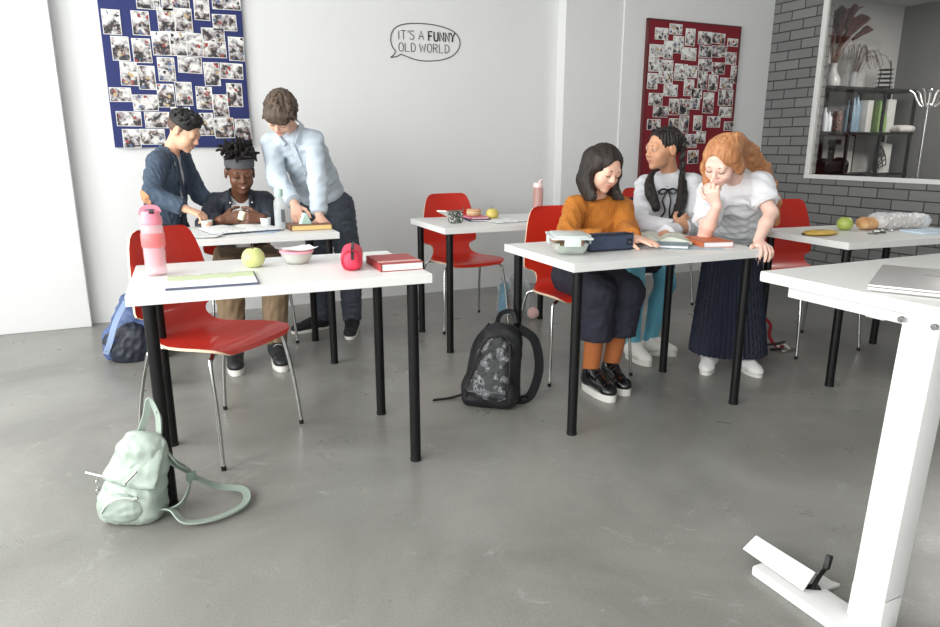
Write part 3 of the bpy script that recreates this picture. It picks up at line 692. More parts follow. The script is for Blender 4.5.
link('piping', merge(*[tube(smooth_path([(.034 * math.cos(a), s * .099, .04 + .037 * math.sin(a)) for a in np.linspace(0, 2 * PI, 16, endpoint=False)], 3, True), .0022, 8, True) for s in (-1,)]), mat('dark_coral', (168, 34, 58), .6), pc)
book('notebook', 'red hardback notebook with pale band at right end of near left table', 'notebook', .805, 2.475, TH, .165, .22, .03, R(-2), (160, 62, 62), (238, 238, 236), (222, 180, 172))

# ---- the boys' table
sheet('newspaper', 'large printed sheet hanging over the left end of the boys\' table', 'paper', .06, 3.86, TH, .44, .40, R(4), M_PR2, .004)
sheet('printed_page', 'loose printed page on the boys\' table, under the open magazine', 'paper', .19, 3.86, TH + .0035, .30, .42, R(-22), M_PR1, .008)
open_book('magazine', 'open magazine before the boy in grey headband', 'magazine', .40, 3.90, TH + .006, .38, .27, R(12), M_PR2, .006, .018)
gb = thing('glass_bottle', 'clear glass bottle with mint cap on the boys\' table', 'bottle', (.612, 3.90, TH))
M_GLS = clear('bottle_glass', (226, 232, 232), .38)
link('body', lathe([(.028, 0), (.031, .002), (.031, .14), (.029, .155), (.019, .172), (.018, .186)], 28), M_GLS, gb)
link('water', lathe([(.027, .004), (.0285, .006), (.0285, .105), (.027, .106)], 28), clear('water_clear', (186, 194, 198), .35), gb)
link('cap', lathe([(.0215, .180), (.023, .182), (.023, .216), (.021, .219)], 28), mat('mint_cap', (186, 214, 202), .5), gb)
link('label_panel', box(.012, -.0305, .075, .020, .001, .07), mat('dark_label', (92, 94, 98), .5), gb, False)
cu = thing('cup', 'small white cup beside the clear glass bottle', 'cup', (.545, 3.99, TH))
link('cup_wall', lathe([(.024, 0), (.0255, .001), (.0285, .055), (.0268, .055), (.024, .004)], 28), mat('white_plastic', (224, 228, 234), .4), cu)
book('book', 'ochre paged book with brown cover under the standing boy\'s hands', 'book', .755, 3.83, TH, .225, .16, .031, R(-1), (122, 84, 64), (226, 196, 130))
tent = prism([(-.03, 0), (.03, 0), (.004, .058), (-.004, .058)], -.02, .02)
tent = (tent[0][:, [0, 2, 1]], tent[1])
pk = one('paper_tent', 'mint green folded paper packet standing on the ochre book', 'paper', tent, mat('mint_paper', (196, 226, 214), .6), (.735, 3.83, TH + .0312), R(10))
sheet('leaflet', 'pale blue leaflet lying by the white cup', 'paper', .50, 3.80, TH + .001, .12, .16, R(60), mat('pale_blue_paper', (178, 196, 224), .6), .002)

# ---- the back table
gp = thing('pouch', 'dark green glittery zip pouch on the back table', 'pouch', (1.615, 3.76, TH), R(12))
f = Field(); f.add(*f_ecap((0, 0, .018), (0, 0, .066), (1, 0, 0), (.052, .030), (.056, .006)), k=.01); f.disp(folds(8, .003, .06)); f.cut(plane_above(.001)); f.cut(plane_below(.074))
link('pouch_body', f.mesh(.004), ramp_mat('glitter', [(.3, (40, 52, 50)), (.5, (84, 110, 98)), (.62, (150, 96, 110)), (.7, (190, 200, 190))], tex='voronoi', scale=170, rough=.25, metal=.3), gp)
link('zip', tube([(-.055, 0, .075), (.055, 0, .075)], .003, 8), mat('steel', (150, 150, 150), .3, metal=1), gp)
link('zip_pull', box(.056, -.004, .084, .006, .004, .02, .001), mat('steel', (150, 150, 150), .3, metal=1), gp)
pkt = one('snack_packet', 'green and white folded snack packet behind the glittery pouch', 'packet', sweep(smooth_path([(-.05, 0, .055), (-.02, .01, .045), (.015, .01, .03), (.05, .0, .012)], 5), [(-.035, -.004), (.035, -.004), (.035, .004), (-.035, .004)]), ramp_mat('green_white_print', [(.4, (226, 230, 222)), (.5, (120, 150, 130)), (.6, (226, 230, 222))], tex='wave', scale=14, rough=.4, const=True), (1.655, 3.98, TH), R(20))
book('book', 'navy book under a pink book on the back table', 'book', 1.80, 3.865, TH, .13, .19, .012, R(-8), (50, 60, 96))
book('book', 'pink book, upper of two on the back table', 'book', 1.803, 3.885, TH + .0122, .12, .17, .012, R(-4), (214, 120, 140))
sw = thing('sandwich', 'round filled bread roll on the two books of the back table', 'sandwich', (1.80, 3.90, TH + .0245))
link('lower_half', lathe([(.036, 0), (.044, .004), (.046, .014), (.043, .018)], 28), mat('bread_crust', (206, 164, 128), .7, var=.1, scale=50), sw)
link('filling', lathe([(.044, .018), (.047, .020), (.046, .024)], 28), mat('filling_pale', (206, 214, 170), .6), sw)
link('upper_half', lathe([(.044, .024), (.046, .027), (.046, .036), (.041, .041), (.02, .042)], 28), mat('bread_crust', (206, 164, 128), .7), sw)
open_book('notebook', 'open white notebook at the front edge of the back table', 'notebook', 1.95, 3.72, TH, .26, .17, R(7), M_PR2, .005, .01)
pb2 = thing('water_bottle', 'tall pale pink water bottle at far end of the back table', 'bottle', (2.33, 4.02, TH))
link('body', lathe([(.032, 0), (.0345, .003), (.0345, .17), (.030, .182), (.0285, .182), (.032, .168), (.032, .01)], 28), mat('peach_clear', (240, 206, 200), .1, trans=.7, ior=1.2), pb2)
lid = link('lid', lathe([(.031, .180), (.0325, .182), (.0325, .204), (.028, .210)], 28), mat('pink_white_plastic', (240, 216, 214), .4), pb2)
link('spout', tube(smooth_path([(.008, 0, .205), (.014, 0, .222), (.03, 0, .228)], 5), .008, 10), mat('pink_white_plastic', (240, 216, 214), .4), lid)

# ---- the girls' table
lb = thing('lunch_box', 'glass lunch box with white clip lid and food inside, on the girls\' table', 'lunch box', (1.60, 2.49, TH), R(66))
lb.scale = (1.2, 1.15, 1.22)
f = Field(); f.add(*f_box((0, 0, .028), (.085, .062, .028), rnd=.022), k=.001); f.sub(*f_box((0, 0, .045), (.081, .058, .040), rnd=.02), k=.001)
bx0 = f.mesh(.004); s_ = 1 + .28 * (bx0[0][:, 2:3] - .028) / .056; bx0 = (np.concatenate([bx0[0][:, :2] * s_, bx0[0][:, 2:3]], 1), bx0[1])
link('glass_box', bx0, clear('lunch_glass', (214, 224, 220), .35), lb)
f = Field()
rs = np.random.RandomState(4)
for i in range(16): f.add(*f_ell((rs.uniform(.0, .062), rs.uniform(-.042, .042), rs.uniform(.016, .03)), (.015, .014, .011)), k=.004)
link('pasta', f.mesh(.004), mat('pasta_beige', (214, 178, 142), .6, var=.15, scale=50), lb)
f = Field()
for i in range(12): f.add(*f_ell((rs.uniform(-.066, -.012), rs.uniform(-.042, .042), rs.uniform(.012, .026)), (.013, .011, .007)), k=.004)
link('greens', f.mesh(.004), mat('lettuce_green', (150, 174, 120), .6, var=.25, scale=60), lb)
lid = link('lid', merge(box(0, 0, .0605, .204, .152, .007, .003), box(0, 0, .066, .17, .118, .005, .002)), mat('lid_white', (206, 214, 212), .4), lb)
for sx, sy, w_, d_ in ((0, -1, .07, .004), (0, 1, .07, .004), (-1, 0, .004, .06), (1, 0, .004, .06)):
    link('clip', box(sx * .1035, sy * .0775, .05, w_, d_, .030, .0015), mat('lid_white', (206, 214, 212), .4), lid)
nc = thing('pencil_case', 'navy box pencil case with a black patch, on the girls\' table', 'pencil case', (1.80, 2.475, TH), R(-4))
f = Field(); f.add(*f_box((0, 0, .038), (.112, .036, .038), rnd=.014), k=.001); f.disp(folds(5, .0018, .06)); f.cut(plane_above(.001))
link('case_body', f.mesh(.004), mat('navy_canvas', (58, 68, 90), .75, var=.1, scale=80, bump=.3, bscale=500), nc)
link('zip', ribbon([(-.108, -.030, .0755), (.108, -.030, .0755)], .006, .003, up=(0, -.4, 1)), mat('black_zip', (34, 30, 32), .5), nc)
link('patch', box(.083, -.0372, .038, .024, .002, .028, .0006), mat('black_patch', (26, 28, 32), .6), nc)
link('patch_motif', merge(box(.083, -.0386, .04, .010, .001, .003), box(.083, -.0386, .034, .010, .001, .003)), mat('grey_print', (110, 116, 124), .6), nc, False)
link('piping', merge(tube([(-.11, -.0345, .006), (.11, -.0345, .006)], .002, 6), tube([(-.11, -.0345, .069), (.11, -.0345, .069)], .002, 6)), mat('navy_dark', (36, 42, 58), .7), nc)
book('notebook', 'black notebook under the hand of the girl in mustard sweater', 'notebook', 2.02, 2.585, TH, .20, .15, .012, R(14), (30, 32, 36), (190, 190, 190))
open_book('textbook', 'open textbook lying in the middle of the girls\' table', 'book', 2.19, 2.60, TH + .001, .30, .21, R(-42), ramp_mat('textbook_page', [(.4, (216, 220, 208)), (.62, (206, 212, 198)), (.68, (168, 150, 110))], scale=9, rough=.5), .014, .034)
sheet('worksheet', 'loose worksheet beside the navy pencil case', 'paper', 1.99, 2.43, TH, .16, .20, R(24), M_PR2, .003)
sheet('leaflet', 'pale blue leaflet at the front edge of the girls\' table', 'paper', 2.20, 2.40, TH, .26, .17, R(-24), mat('pale_blue_print', (176, 194, 206), .5, var=.15, scale=20), .002)
book('booklet', 'thin blue booklet with white edge in front of the open textbook', 'booklet', 2.12, 2.45, TH + .003, .17, .16, .014, R(-42), (128, 146, 156), (240, 240, 240))
book('notebook', 'orange notebook by the ginger girl\'s hand', 'notebook', 2.335, 2.44, TH, .15, .22, .026, R(-16), (196, 108, 70), (240, 238, 234))

# ---- the table by the brick wall
yp = thing('pencil_pouch', 'flat yellow pencil pouch on the table by the brick wall', 'pouch', (3.118, 2.46, TH), R(-2))
yp.scale = (1.25, 1.2, 1.1)
f = Field(); f.add(*f_ell((0, 0, .012), (.088, .050, .013)), k=.01); f.cut(plane_above(.001)); f.disp(folds(2, .0015, .05))
link('pouch_body', f.mesh(.004), mat('yellow_fabric', (206, 172, 84), .7, var=.1, scale=40), yp)
link('zip', ribbon(smooth_path([(-.084, 0, .017), (0, -.006, .0255), (.084, 0, .017)], 6), .006, .002), mat('brown_zip', (150, 118, 70), .6), yp)
link('zip_end', merge(box(-.093, 0, .010, .012, .010, .008, .002), box(.094, 0, .010, .012, .010, .008, .002)), mat('dark_plastic', (60, 44, 50), .4), yp)
br = thing('bread', 'bread baguette in a clear bag on the table by the brick wall', 'bread', (3.66, 2.50, TH), R(-14))
f = Field(); f.add(*f_ecap((-.185, 0, .037), (.15, 0, .035), (0, 1, 0), (.044, .034), (.040, .032)), k=.01)
for i in range(6): f.sub(*f_cap((-.13 + i * .052, -.02, .078), (-.10 + i * .052, .02, .078), .008, .008), k=.01)
f.cut(plane_above(.002))
link('loaf', f.mesh(.005), ramp_mat('crust', [(.3, (186, 132, 84)), (.55, (214, 170, 120)), (.8, (228, 196, 156))], scale=22, rough=.7, bump=.3), br)
f = Field(); f.add(*f_ecap((-.09, 0, .046), (.17, 0, .042), (0, 1, 0), (.070, .048), (.064, .044)), k=.01); f.cut(plane_above(.001)); f.disp(folds(11, .008, .05))
link('bag', f.mesh(.005), clear('film', (228, 233, 238), .6, .25), br)
bt = one('tray', 'shallow pale blue tray under the bread bag', 'tray', merge(box(0, 0, .002, .36, .15, .003, .001), box(0, -.074, .006, .36, .003, .010, .001), box(0, .074, .006, .36, .003, .010, .001), box(-.179, 0, .006, .003, .15, .010, .001), box(.179, 0, .006, .003, .15, .010, .001)), mat('pale_blue_plastic', (200, 214, 226), .4), (3.80, 2.28, TH), R(-10))
br.location.z = TH + .0005
br.location.x, br.location.y = 3.70, 2.47
ky = thing('key_bunch', 'small bunch of keys and charms beside the bread bag', 'keys', (3.47, 2.37, TH), R(0))
ky.scale = (1.5, 1.5, 1.5)
rs = np.random.RandomState(2)
for i in range(7):
    a = rs.uniform(0, 6.28); d = rs.uniform(.0, .03)
    link('charm', xf(box(0, 0, 0, rs.uniform(.014, .03), .009, .007, .002), (d * 1.6 * math.cos(a), d * math.sin(a), .005 + .004 * (i % 3)), a), [mat('charm_dark', (52, 50, 50), .4), mat('charm_white', (222, 226, 220), .4), mat('steel', (150, 150, 150), .3, metal=1)][i % 3], ky)
link('key_ring', tube([(.016 * math.cos(a) - .045, .016 * math.sin(a), .002) for a in np.linspace(0, 2 * PI, 20, endpoint=False)], .0016, 6, True), mat('steel', (150, 150, 150), .3, metal=1), ky)

# ================================================================== BAGS ON THE FLOOR
mb = thing('backpack', 'small mint green leather backpack leaning on the near left table leg', 'backpack', (-.165, 2.30, 0))
M_MINT = mat('mint_leather', (160, 173, 163), .42, var=.05, scale=20, bump=.12, bscale=160); M_MINT2 = mat('mint_leather_dark', (146, 160, 150), .45, bump=.12, bscale=160)
Rm = np.array(Matrix.Rotation(R(-24), 3, 'Z'))        # bag frame: local -y is its front
def mw(p, base=np.array([-.165, 2.30, 0])): return base + Rm @ np.array(p, float)
lean = lambda z: .16 * z
f = Field()
f.add(*f_ecap(mw((-.01, 0, .055)), mw((.03, .02, .20)), Rm @ V3(1, 0, 0), (.098, .070), (.088, .058)), k=.02)
f.add(*f_box(mw((-.005, 0, .06)), (.095, .066, .058), Rm.T, .035), k=.03)
f.add(*f_ell(mw((.04, .025, .245)), (.070, .048, .045), Rm.T), k=.04)
f.disp(folds(21, .006, .09)); f.cut(plane_above(.003))
wpart(mb, 'bag_body', f.mesh(.005), M_MINT)
f = Field()                                             # flap
f.add(*f_ecap(mw((.045, .03, .265)), mw((.015, -.055, .155)), Rm @ V3(1, 0, 0), (.070, .024), (.092, .016)), k=.02)
f.disp(folds(4, .003, .07))
fl = wpart(mb, 'flap', f.mesh(.004), M_MINT)
wpart(mb, 'flap_clasp', merge(tube([mw((.02, -.083, .165)), mw((.055, -.072, .20))], .004, 8), ball(mw((.02, -.086, .163)), .006, 8)), M_CHR, fl)
f = Field(); f.add(*f_ell(mw((-.012, -.062, .068)), (.070, .030, .052), Rm.T), k=.01); f.cut(plane_above(.004)); f.disp(folds(9, .004, .06))
pkk = wpart(mb, 'front_pocket', f.mesh(.004), M_MINT)
wpart(mb, 'zip', tube(smooth_path([mw((-.07, -.082, .06)), mw((-.04, -.094, .098)), mw((0, -.092, .118)), mw((.045, -.082, .112))], 5), .003, 8), mat('pale_zip', (200, 212, 200), .4), pkk)
wpart(mb, 'zip_pull', merge(tube([mw((.05, -.085, .112)), mw((.03, -.095, .108))], .003, 6), ball(mw((.052, -.085, .114)), .005, 8)), M_CHR, pkk)
ch_ = []
for i in range(6):
    c = mw((-.108 - .001 * i, -.01, .145 - i * .016)); ch_.append(tube([c + V3(.006 * math.cos(a) * (1 if i % 2 else .3), .006 * math.cos(a) * (.3 if i % 2 else 1), .010 * math.sin(a)) for a in np.linspace(0, 6.28, 10, endpoint=False)], .002, 6, True))
wpart(mb, 'key_chain', merge(*ch_, tube([mw((-.085, -.01, .152)), mw((-.14, -.012, .168))], .006, 8)), M_CHR)
wpart(mb, 'carry_handle', ribbon(smooth_path([mw((.005, .055, .25)), mw((.035, .07, .33)), mw((.052, .072, .385)), mw((.075, .068, .33)), mw((.075, .055, .25))], 6), .022, .006, up=(.3, -1, 0)), M_MINT)
wpart(mb, 'shoulder_strap', ribbon(smooth_path([mw((.06, .045, .28)), mw((.105, .03, .20)), V3(.0, 2.33, .12), V3(.03, 2.325, .085), V3(.10, 2.345, .03), V3(.175, 2.31, .018), V3(.165, 2.21, .016), V3(.07, 2.155, .016), V3(-.02, 2.16, .022), V3(-.055, 2.20, .05), mw((.09, -.01, .03))], 7), .026, .005, up=(.15, .15, 1)), M_MINT2)
wpart(mb, 'shoulder_strap', ribbon(smooth_path([mw((.075, .04, .27)), mw((.125, .045, .18)), V3(.01, 2.345, .10), V3(-.02, 2.25, .05), mw((.095, .0, .022))], 7), .024, .005, up=(1, 0, .3)), M_MINT2)
wpart(mb, 'strap_buckle', xf(box(0, 0, 0, .034, .012, .03, .003), V3(.012, 2.31, .105), R(30)), mat('mint_buckle', (120, 138, 126), .4))

bk = thing('backpack', 'black patterned backpack leaning on the girls\' table leg', 'backpack', (1.325, 2.70, 0))
M_BKP = ramp_mat('black_print', [(0, (26, 27, 30)), (.54, (30, 31, 34)), (.57, (130, 132, 136)), (.60, (30, 31, 34)), (.645, (160, 162, 166)), (.67, (26, 27, 30))], scale=26, rough=.5, detail=3)
M_BKD = mat('black_nylon', (24, 25, 28), .5, bump=.2, bscale=300)
Rb = np.array(Matrix.Rotation(R(-38), 3, 'Z')); bb0 = np.array([1.325, 2.715, 0])
def kw(p): p = np.array(p, float); p[1] += .30 * max(p[2], 0) * .55; p[0] += .16 * max(p[2], 0); return bb0 + Rb @ p
f = Field(); f.add(*f_ecap(kw((0, 0, .09)), kw((0, .02, .30)), Rb @ V3(1, 0, 0), (.135, .080), (.105, .06)), k=.03); f.add(*f_box(kw((0, 0, .07)), (.130, .078, .065), Rb.T, .04), k=.03); f.add(*f_ell(kw((0, .02, .33)), (.092, .055, .06), Rb.T), k=.03)
f.disp(folds(31, .006, .1)); f.cut(plane_above(.004))
wpart(bk, 'bag_body', f.mesh(.006), M_BKD)
f = Field(); f.add(*f_ecap(kw((-.005, -.078, .085)), kw((-.005, -.055, .27)), Rb @ V3(1, 0, 0), (.100, .030), (.078, .026)), k=.03); f.add(*f_ell(kw((-.005, -.05, .29)), (.074, .03, .06), Rb.T), k=.03); f.disp(folds(33, .004, .08))
pk_ = wpart(bk, 'front_pocket', f.mesh(.005), M_BKP)
wpart(bk, 'zip', tube(smooth_path([kw((-.098, -.082, .06)), kw((-.09, -.09, .2)), kw((-.055, -.08, .325)), kw((0, -.076, .355)), kw((.05, -.076, .325)), kw((.082, -.086, .2)), kw((.092, -.082, .06))], 6), .004, 8), mat('black_zip', (34, 30, 32), .5), pk_)
wpart(bk, 'pocket_seam', tube(smooth_path([kw((-.085, -.108, .10)), kw((0, -.116, .105)), kw((.078, -.108, .10))], 6), .003, 8), mat('grey_piping', (96, 98, 104), .5), pk_)
wpart(bk, 'carry_handle', ribbon(smooth_path([kw((-.04, .045, .37)), kw((-.03, .06, .42)), kw((.02, .065, .43)), kw((.05, .05, .38))], 6), .022, .006, up=(0, -1, .2)), M_BKD)
wpart(bk, 'shoulder_strap', ribbon(smooth_path([kw((.07, .055, .355)), kw((.15, .08, .30)), kw((.20, .08, .17)), kw((.19, .06, .05)), kw((.14, .05, .02)), kw((.10, .04, .04))], 7), .045, .008, up=(.5, -1, 0)), M_BKD)
wpart(bk, 'shoulder_strap', ribbon(smooth_path([kw((-.06, .06, .36)), kw((-.12, .09, .26)), kw((-.125, .09, .12)), kw((-.115, .03, .07))], 7), .045, .008, up=(.5, 1, 0)), M_BKD)
wpart(bk, 'loose_strap', ribbon(smooth_path([kw((-.12, -.02, .06)), V3(1.25, 2.83, .03), V3(1.19, 2.86, .008), V3(1.11, 2.87, .007)], 7), .028, .004, up=(0, 0, 1)), M_BKD)
wpart(bk, 'strap_buckle', xf(box(0, 0, 0, .03, .05, .02, .004), kw((.165, .055, .03)), R(-30)), M_BLK)

bl = thing('backpack', 'blue and black backpack standing behind the near left table', 'backpack', (-.21, 4.26, 0))
f = Field(); f.add(*f_ecap((-.21, 4.26, .10), (-.16, 4.30, .28), (1, -.3, 0), (.155, .10), (.12, .07)), k=.03); f.add(*f_box((-.21, 4.26, .08), (.15, .10, .075), None, .05), k=.04); f.add(*f_ell((-.15, 4.30, .33), (.09, .06, .06)), k=.04)
f.disp(folds(41, .016, .13)); f.cut(plane_above(.004))
wpart(bl, 'bag_body', f.mesh(.006), mat('blue_nylon', (78, 98, 142), .5, var=.25, scale=12, bump=.2, bscale=200))
f = Field(); f.add(*f_ecap((-.23, 4.23, .06), (-.18, 4.20, .13), (1, -.3, 0), (.150, .11), (.11, .075)), k=.03); f.disp(folds(43, .010, .1)); f.cut(plane_above(.003))
wpart(bl, 'lower_panel', f.mesh(.006), mat('black_blue_nylon', (40, 44, 56), .5))
wpart(bl, 'shoulder_strap', ribbon(smooth_path([(-.13, 4.20, .36), (-.10, 4.15, .25), (-.11, 4.13, .12), (-.15, 4.13, .05)], 7), .04, .008, up=(.3, -1, 0)), mat('black_blue_nylon', (40, 44, 56), .5))
wpart(bl, 'shoulder_strap', ribbon(smooth_path([(-.22, 4.21, .34), (-.28, 4.15, .24), (-.32, 4.14, .13), (-.35, 4.17, .06)], 7), .03, .006, up=(-.3, -1, 0)), mat('pale_blue_webbing', (150, 170, 204), .6))

tb = thing('clear_backpack', 'see-through backpack with teal side panel on the floor by the wall', 'backpack', (2.27, 4.20, 0))
f = Field(); f.add(*f_box((2.27, 4.22, .13), (.12, .075, .125), None, .05), k=.01); f.add(*f_ell((2.26, 4.22, .24), (.10, .06, .06)), k=.04); f.disp(folds(51, .008, .1)); f.cut(plane_above(.004))
wpart(tb, 'clear_body', f.mesh(.006), clear('clear_vinyl', (206, 216, 220), .35, .2))
f = Field(); f.add(*f_ecap((2.155, 4.17, .05), (2.17, 4.19, .24), (0, 1, 0), (.065, .018), (.05, .02)), k=.01); f.disp(folds(52, .006, .07)); f.cut(plane_above(.004))
wpart(tb, 'side_panel', f.mesh(.005), mat('teal_vinyl', (110, 150, 170), .35, var=.2, scale=18))
wpart(tb, 'pale_pouch', f_ell and Field().add(*f_box((2.25, 4.22, .10), (.055, .03, .075), None, .02), k=.01).disp(folds(53, .004, .06)).mesh(.005), mat('peach_fabric', (206, 184, 172), .7))
wpart(tb, 'green_book', bb(2.31, 2.35, 4.18, 4.26, .015, .20, .004), mat('green_card', (120, 150, 120), .6))
wpart(tb, 'shoulder_strap', ribbon(smooth_path([(2.20, 4.15, .29), (2.22, 4.10, .22), (2.24, 4.09, .12), (2.22, 4.12, .04)], 6), .025, .005, up=(0, -1, .2)), mat('grey_webbing', (150, 160, 164), .6))
f = Field(); f.add(*f_ell((2.345, 4.075, .045), (.042, .042, .042)), k=.01); f.disp(folds(54, .003, .012))
wpart(tb, 'pompom', f.mesh(.004), mat('pink_fur', (214, 176, 172), .95, sheen=.5))

rb = thing('backpack', 'red and black backpack with tangled straps beside the pleated skirt', 'backpack', (3.23, 2.93, 0))
f = Field(); f.add(*f_ecap((3.19, 2.95, .08), (3.20, 2.98, .24), (1, 0, 0), (.085, .06), (.07, .05)), k=.03); f.disp(folds(61, .010, .07)); f.cut(plane_above(.004))
wpart(rb, 'bag_body', f.mesh(.006), mat('dark_red_nylon', (120, 30, 40), .6, var=.3, scale=30))
wpart(rb, 'shoulder_strap', ribbon(smooth_path([(3.24, 2.90, .21), (3.29, 2.86, .15), (3.27, 2.84, .09), (3.30, 2.82, .03), (3.36, 2.80, .012)], 7), .022, .005, up=(0, -1, .4)), mat('red_webbing', (150, 40, 48), .6))
for pts, m in (([(3.25, 2.84, .03), (3.30, 2.79, .045), (3.36, 2.80, .05), (3.37, 2.84, .03), (3.30, 2.86, .02)], M_BKD), ([(3.24, 2.80, .012), (3.30, 2.76, .02), (3.36, 2.75, .012), (3.41, 2.75, .008)], M_BKD), ([(3.28, 2.78, .03), (3.33, 2.80, .04), (3.35, 2.76, .02), (3.29, 2.75, .01)], mat('white_webbing', (206, 198, 186), .6))):
    wpart(rb, 'strap_loop', ribbon(smooth_path(pts, 7), .016, .004, up=(0, -.6, 1)), m)

# ---- the folded white metal piece lying on the desk's foot
wf = thing('metal_bracket', 'white folded metal panel with black lever, lying by the desk foot', 'bracket', (1.53, 1.19, 0))
A, B_, C_, D_ = at_z(743, 549, .035), at_z(756, 536, .075), at_z(815, 573, .075), at_z(803, 591, .035)
def plate(a, b, c, d, t=.004):
    n = unit(np.cross(b - a, d - a)); q = [a, b, c, d]; V = [p + n * t / 2 for p in q] + [p - n * t / 2 for p in q]
    return np.array(V), [(0, 1, 2, 3), (7, 6, 5, 4)] + [(i, 4 + i, 4 + (i + 1) % 4, (i + 1) % 4) for i in range(4)]
wpart(wf, 'panel', plate(A, B_, C_, D_), M_DESK, smooth=False)
E1, E2 = B_ + V3(.05, .03, -.073), C_ + V3(.05, .03, -.073)
wpart(wf, 'panel', plate(B_, E1, E2, C_), M_DESK, smooth=False)
G = C_ * .75 + D_ * .25
q1, q2 = at_z(840, 585, .005), at_z(812, 597, .005)
wpart(wf, 'base_plate', plate(q2, at_z(818, 573, .005), V3(q1[0], q1[1], .005) + V3(-.01, .02, 0), q1, .008), M_DESK, smooth=False)
wpart(wf, 'lever', merge(tube(smooth_path([C_ * .5 + D_ * .5 + V3(.01, -.005, -.02), C_ + V3(.02, 0, -.015), C_ + V3(.045, .004, .0), C_ + V3(.06, .01, .02)], 5), .006, 8), xf(box(0, 0, 0, .03, .014, .04, .004), C_ + V3(.058, .008, .012), R(20), R(25))), M_BLK)
wpart(wf, 'clamp', xf(box(0, 0, 0, .045, .025, .02, .005), C_ * .4 + D_ * .6 + V3(.025, .005, -.028), R(-30)), M_BLK)

# ================================================================== THE ROOM BEHIND THE GLASS
SY0, SY1 = 4.60, 4.90
sf = thing('shelving_unit', 'black metal shelving unit behind the interior window', 'shelf', (6.3, 4.75, 0))
M_SHF = mat('black_metal', (34, 34, 36), .45)
for z in (.93, 1.325, 1.735): wpart(sf, 'shelf', bb(5.62, 7.0, SY0, SY1, z - .022, z), M_SHF, smooth=False)
for x in (5.64, 6.06, 6.52, 6.97):
    for y in (SY0 + .012, SY1 - .012): wpart(sf, 'post', bb(x - .012, x + .012, y - .012, y + .012, 0, 1.735), M_SHF, smooth=False)
def place_pot(name, label, cat, prof, m, x, y, z, group=None): return one(name, label, cat, lathe(prof, 24), m, (x, y, z), 0, group)
vs = thing('vase', 'white vase of maroon pampas plumes on the top shelf', 'vase', (5.90, 4.74, 1.735))
link('pot', lathe([(.05, 0), (.075, .01), (.08, .06), (.06, .11), (.038, .14), (.036, .19), (.046, .21), (.04, .21), (.03, .19)], 28), mat('white_ceramic', (214, 214, 212), .3), vs)
rs = np.random.RandomState(5)
for i in range(20):
    a = -.42 + 1.15 * i / 19 + rs.normal(0, .05); b_ = rs.uniform(-.6, .6); h_ = rs.uniform(.26, .52)
    tip = V3(math.sin(a) * h_ * 1.1, math.sin(b_) * .12, .19 + h_ * math.cos(a * .8)); mid = V3(math.sin(a) * h_ * .42, math.sin(b_) * .06, .19 + h_ * .5)
    pts = smooth_path([(0, 0, .12), mid, tip], 6)
    st_ = link('stalk', tube(pts, .003, 6), mat('dry_stalk', (120, 84, 60), .8), vs)
    dr = V3(.03 * math.cos(i), 0, -.03); f = Field(); f.add(*f_cap(mid * .7 + tip * .3, tip, .014, .030), k=.02); f.add(*f_cap(tip, tip + unit(tip - mid) * .06 + dr, .030, .008), k=.02)
    for q in range(4): 
        c = mid * .5 + tip * .5 + (tip - mid) * q * .14; f.add(*f_cap(c, c + V3(rs.normal(0, .035), rs.normal(0, .02), .035), .013, .005), k=.01)
    f.disp(folds(70 + i, .010, .02))
    link('plume', f.mesh(.007), mat('maroon_plume', (84, 50, 50), .9, var=.35, scale=40), st_)
dg = thing('dried_spray', 'spray of fine dried grass standing in a clear vase on top shelf', 'dried grass', (6.22, 4.76, 1.735))
link('clear_vase', lathe([(.03, 0), (.034, .003), (.034, .15), (.032, .15), (.030, .006)], 20), M_GLS, dg)
for i in range(26):
    a = rs.uniform(-.2, 1.15); h_ = rs.uniform(.25, .45); b_ = rs.uniform(-.08, .08)
    pts = smooth_path([(0, 0, .02), (math.sin(a) * h_ * .35, b_ * .5, .2 + .12 * math.cos(a)), (math.sin(a) * h_ * .8, b_, .22 + .18 * math.cos(a)), (math.sin(a) * h_ * 1.15, b_, .15 + .16 * math.cos(a) - .05)], 6)
    link('stem', tube(pts, .0022, 5), mat('grass_brown', (104, 92, 82), .9), dg)
one('acrylic_panel', 'clear acrylic panel standing on the top shelf behind dried grass', 'panel', bb(-.14, .14, -.003, .003, 0, .36), clear('acrylic', (220, 220, 220), .16), (6.36, 4.84, 1.735), 0)
ws = []
for k in range(5): ws.append(tube([(.085 * math.cos(a) * (1 - k * .06), .06 * math.sin(a), .02 + k * .04) for a in np.linspace(0, 6.28, 20, endpoint=False)], .006, 6, True))
ws.append(tube(smooth_path([(.085, 0, 0), (.075, 0, .15), (.05, 0, .27)], 5), .006, 6)); ws.append(tube([(-.085, 0, 0), (-.07, 0, .18)], .006, 6))
one('wire_sculpture', 'dark wire basket sculpture at the right of the top shelf', 'ornament', merge(*ws), M_SHF, (6.66, 4.74, 1.741), 0)
for x, h_ in ((5.80, .22), (5.86, .18)): place_pot('bottle', 'white plastic bottle, %s of two at left of the middle shelf' % ('taller' if h_ > .2 else 'shorter'), 'bottle', [(.026, 0), (.03, .003), (.03, h_ * .72), (.012, h_ * .85), (.012, h_)], mat('white_plastic', (224, 228, 234), .4), x, 4.68, 1.325, 'white bottles on the middle shelf')
place_pot('jar', 'dark printed jar on the middle shelf', 'jar', [(.04, 0), (.045, .004), (.045, .16), (.038, .175), (.038, .19)], ramp_mat('dark_print', [(.45, (52, 40, 40)), (.55, (150, 110, 100)), (.62, (52, 40, 40))], scale=30), 5.95, 4.66, 1.325)
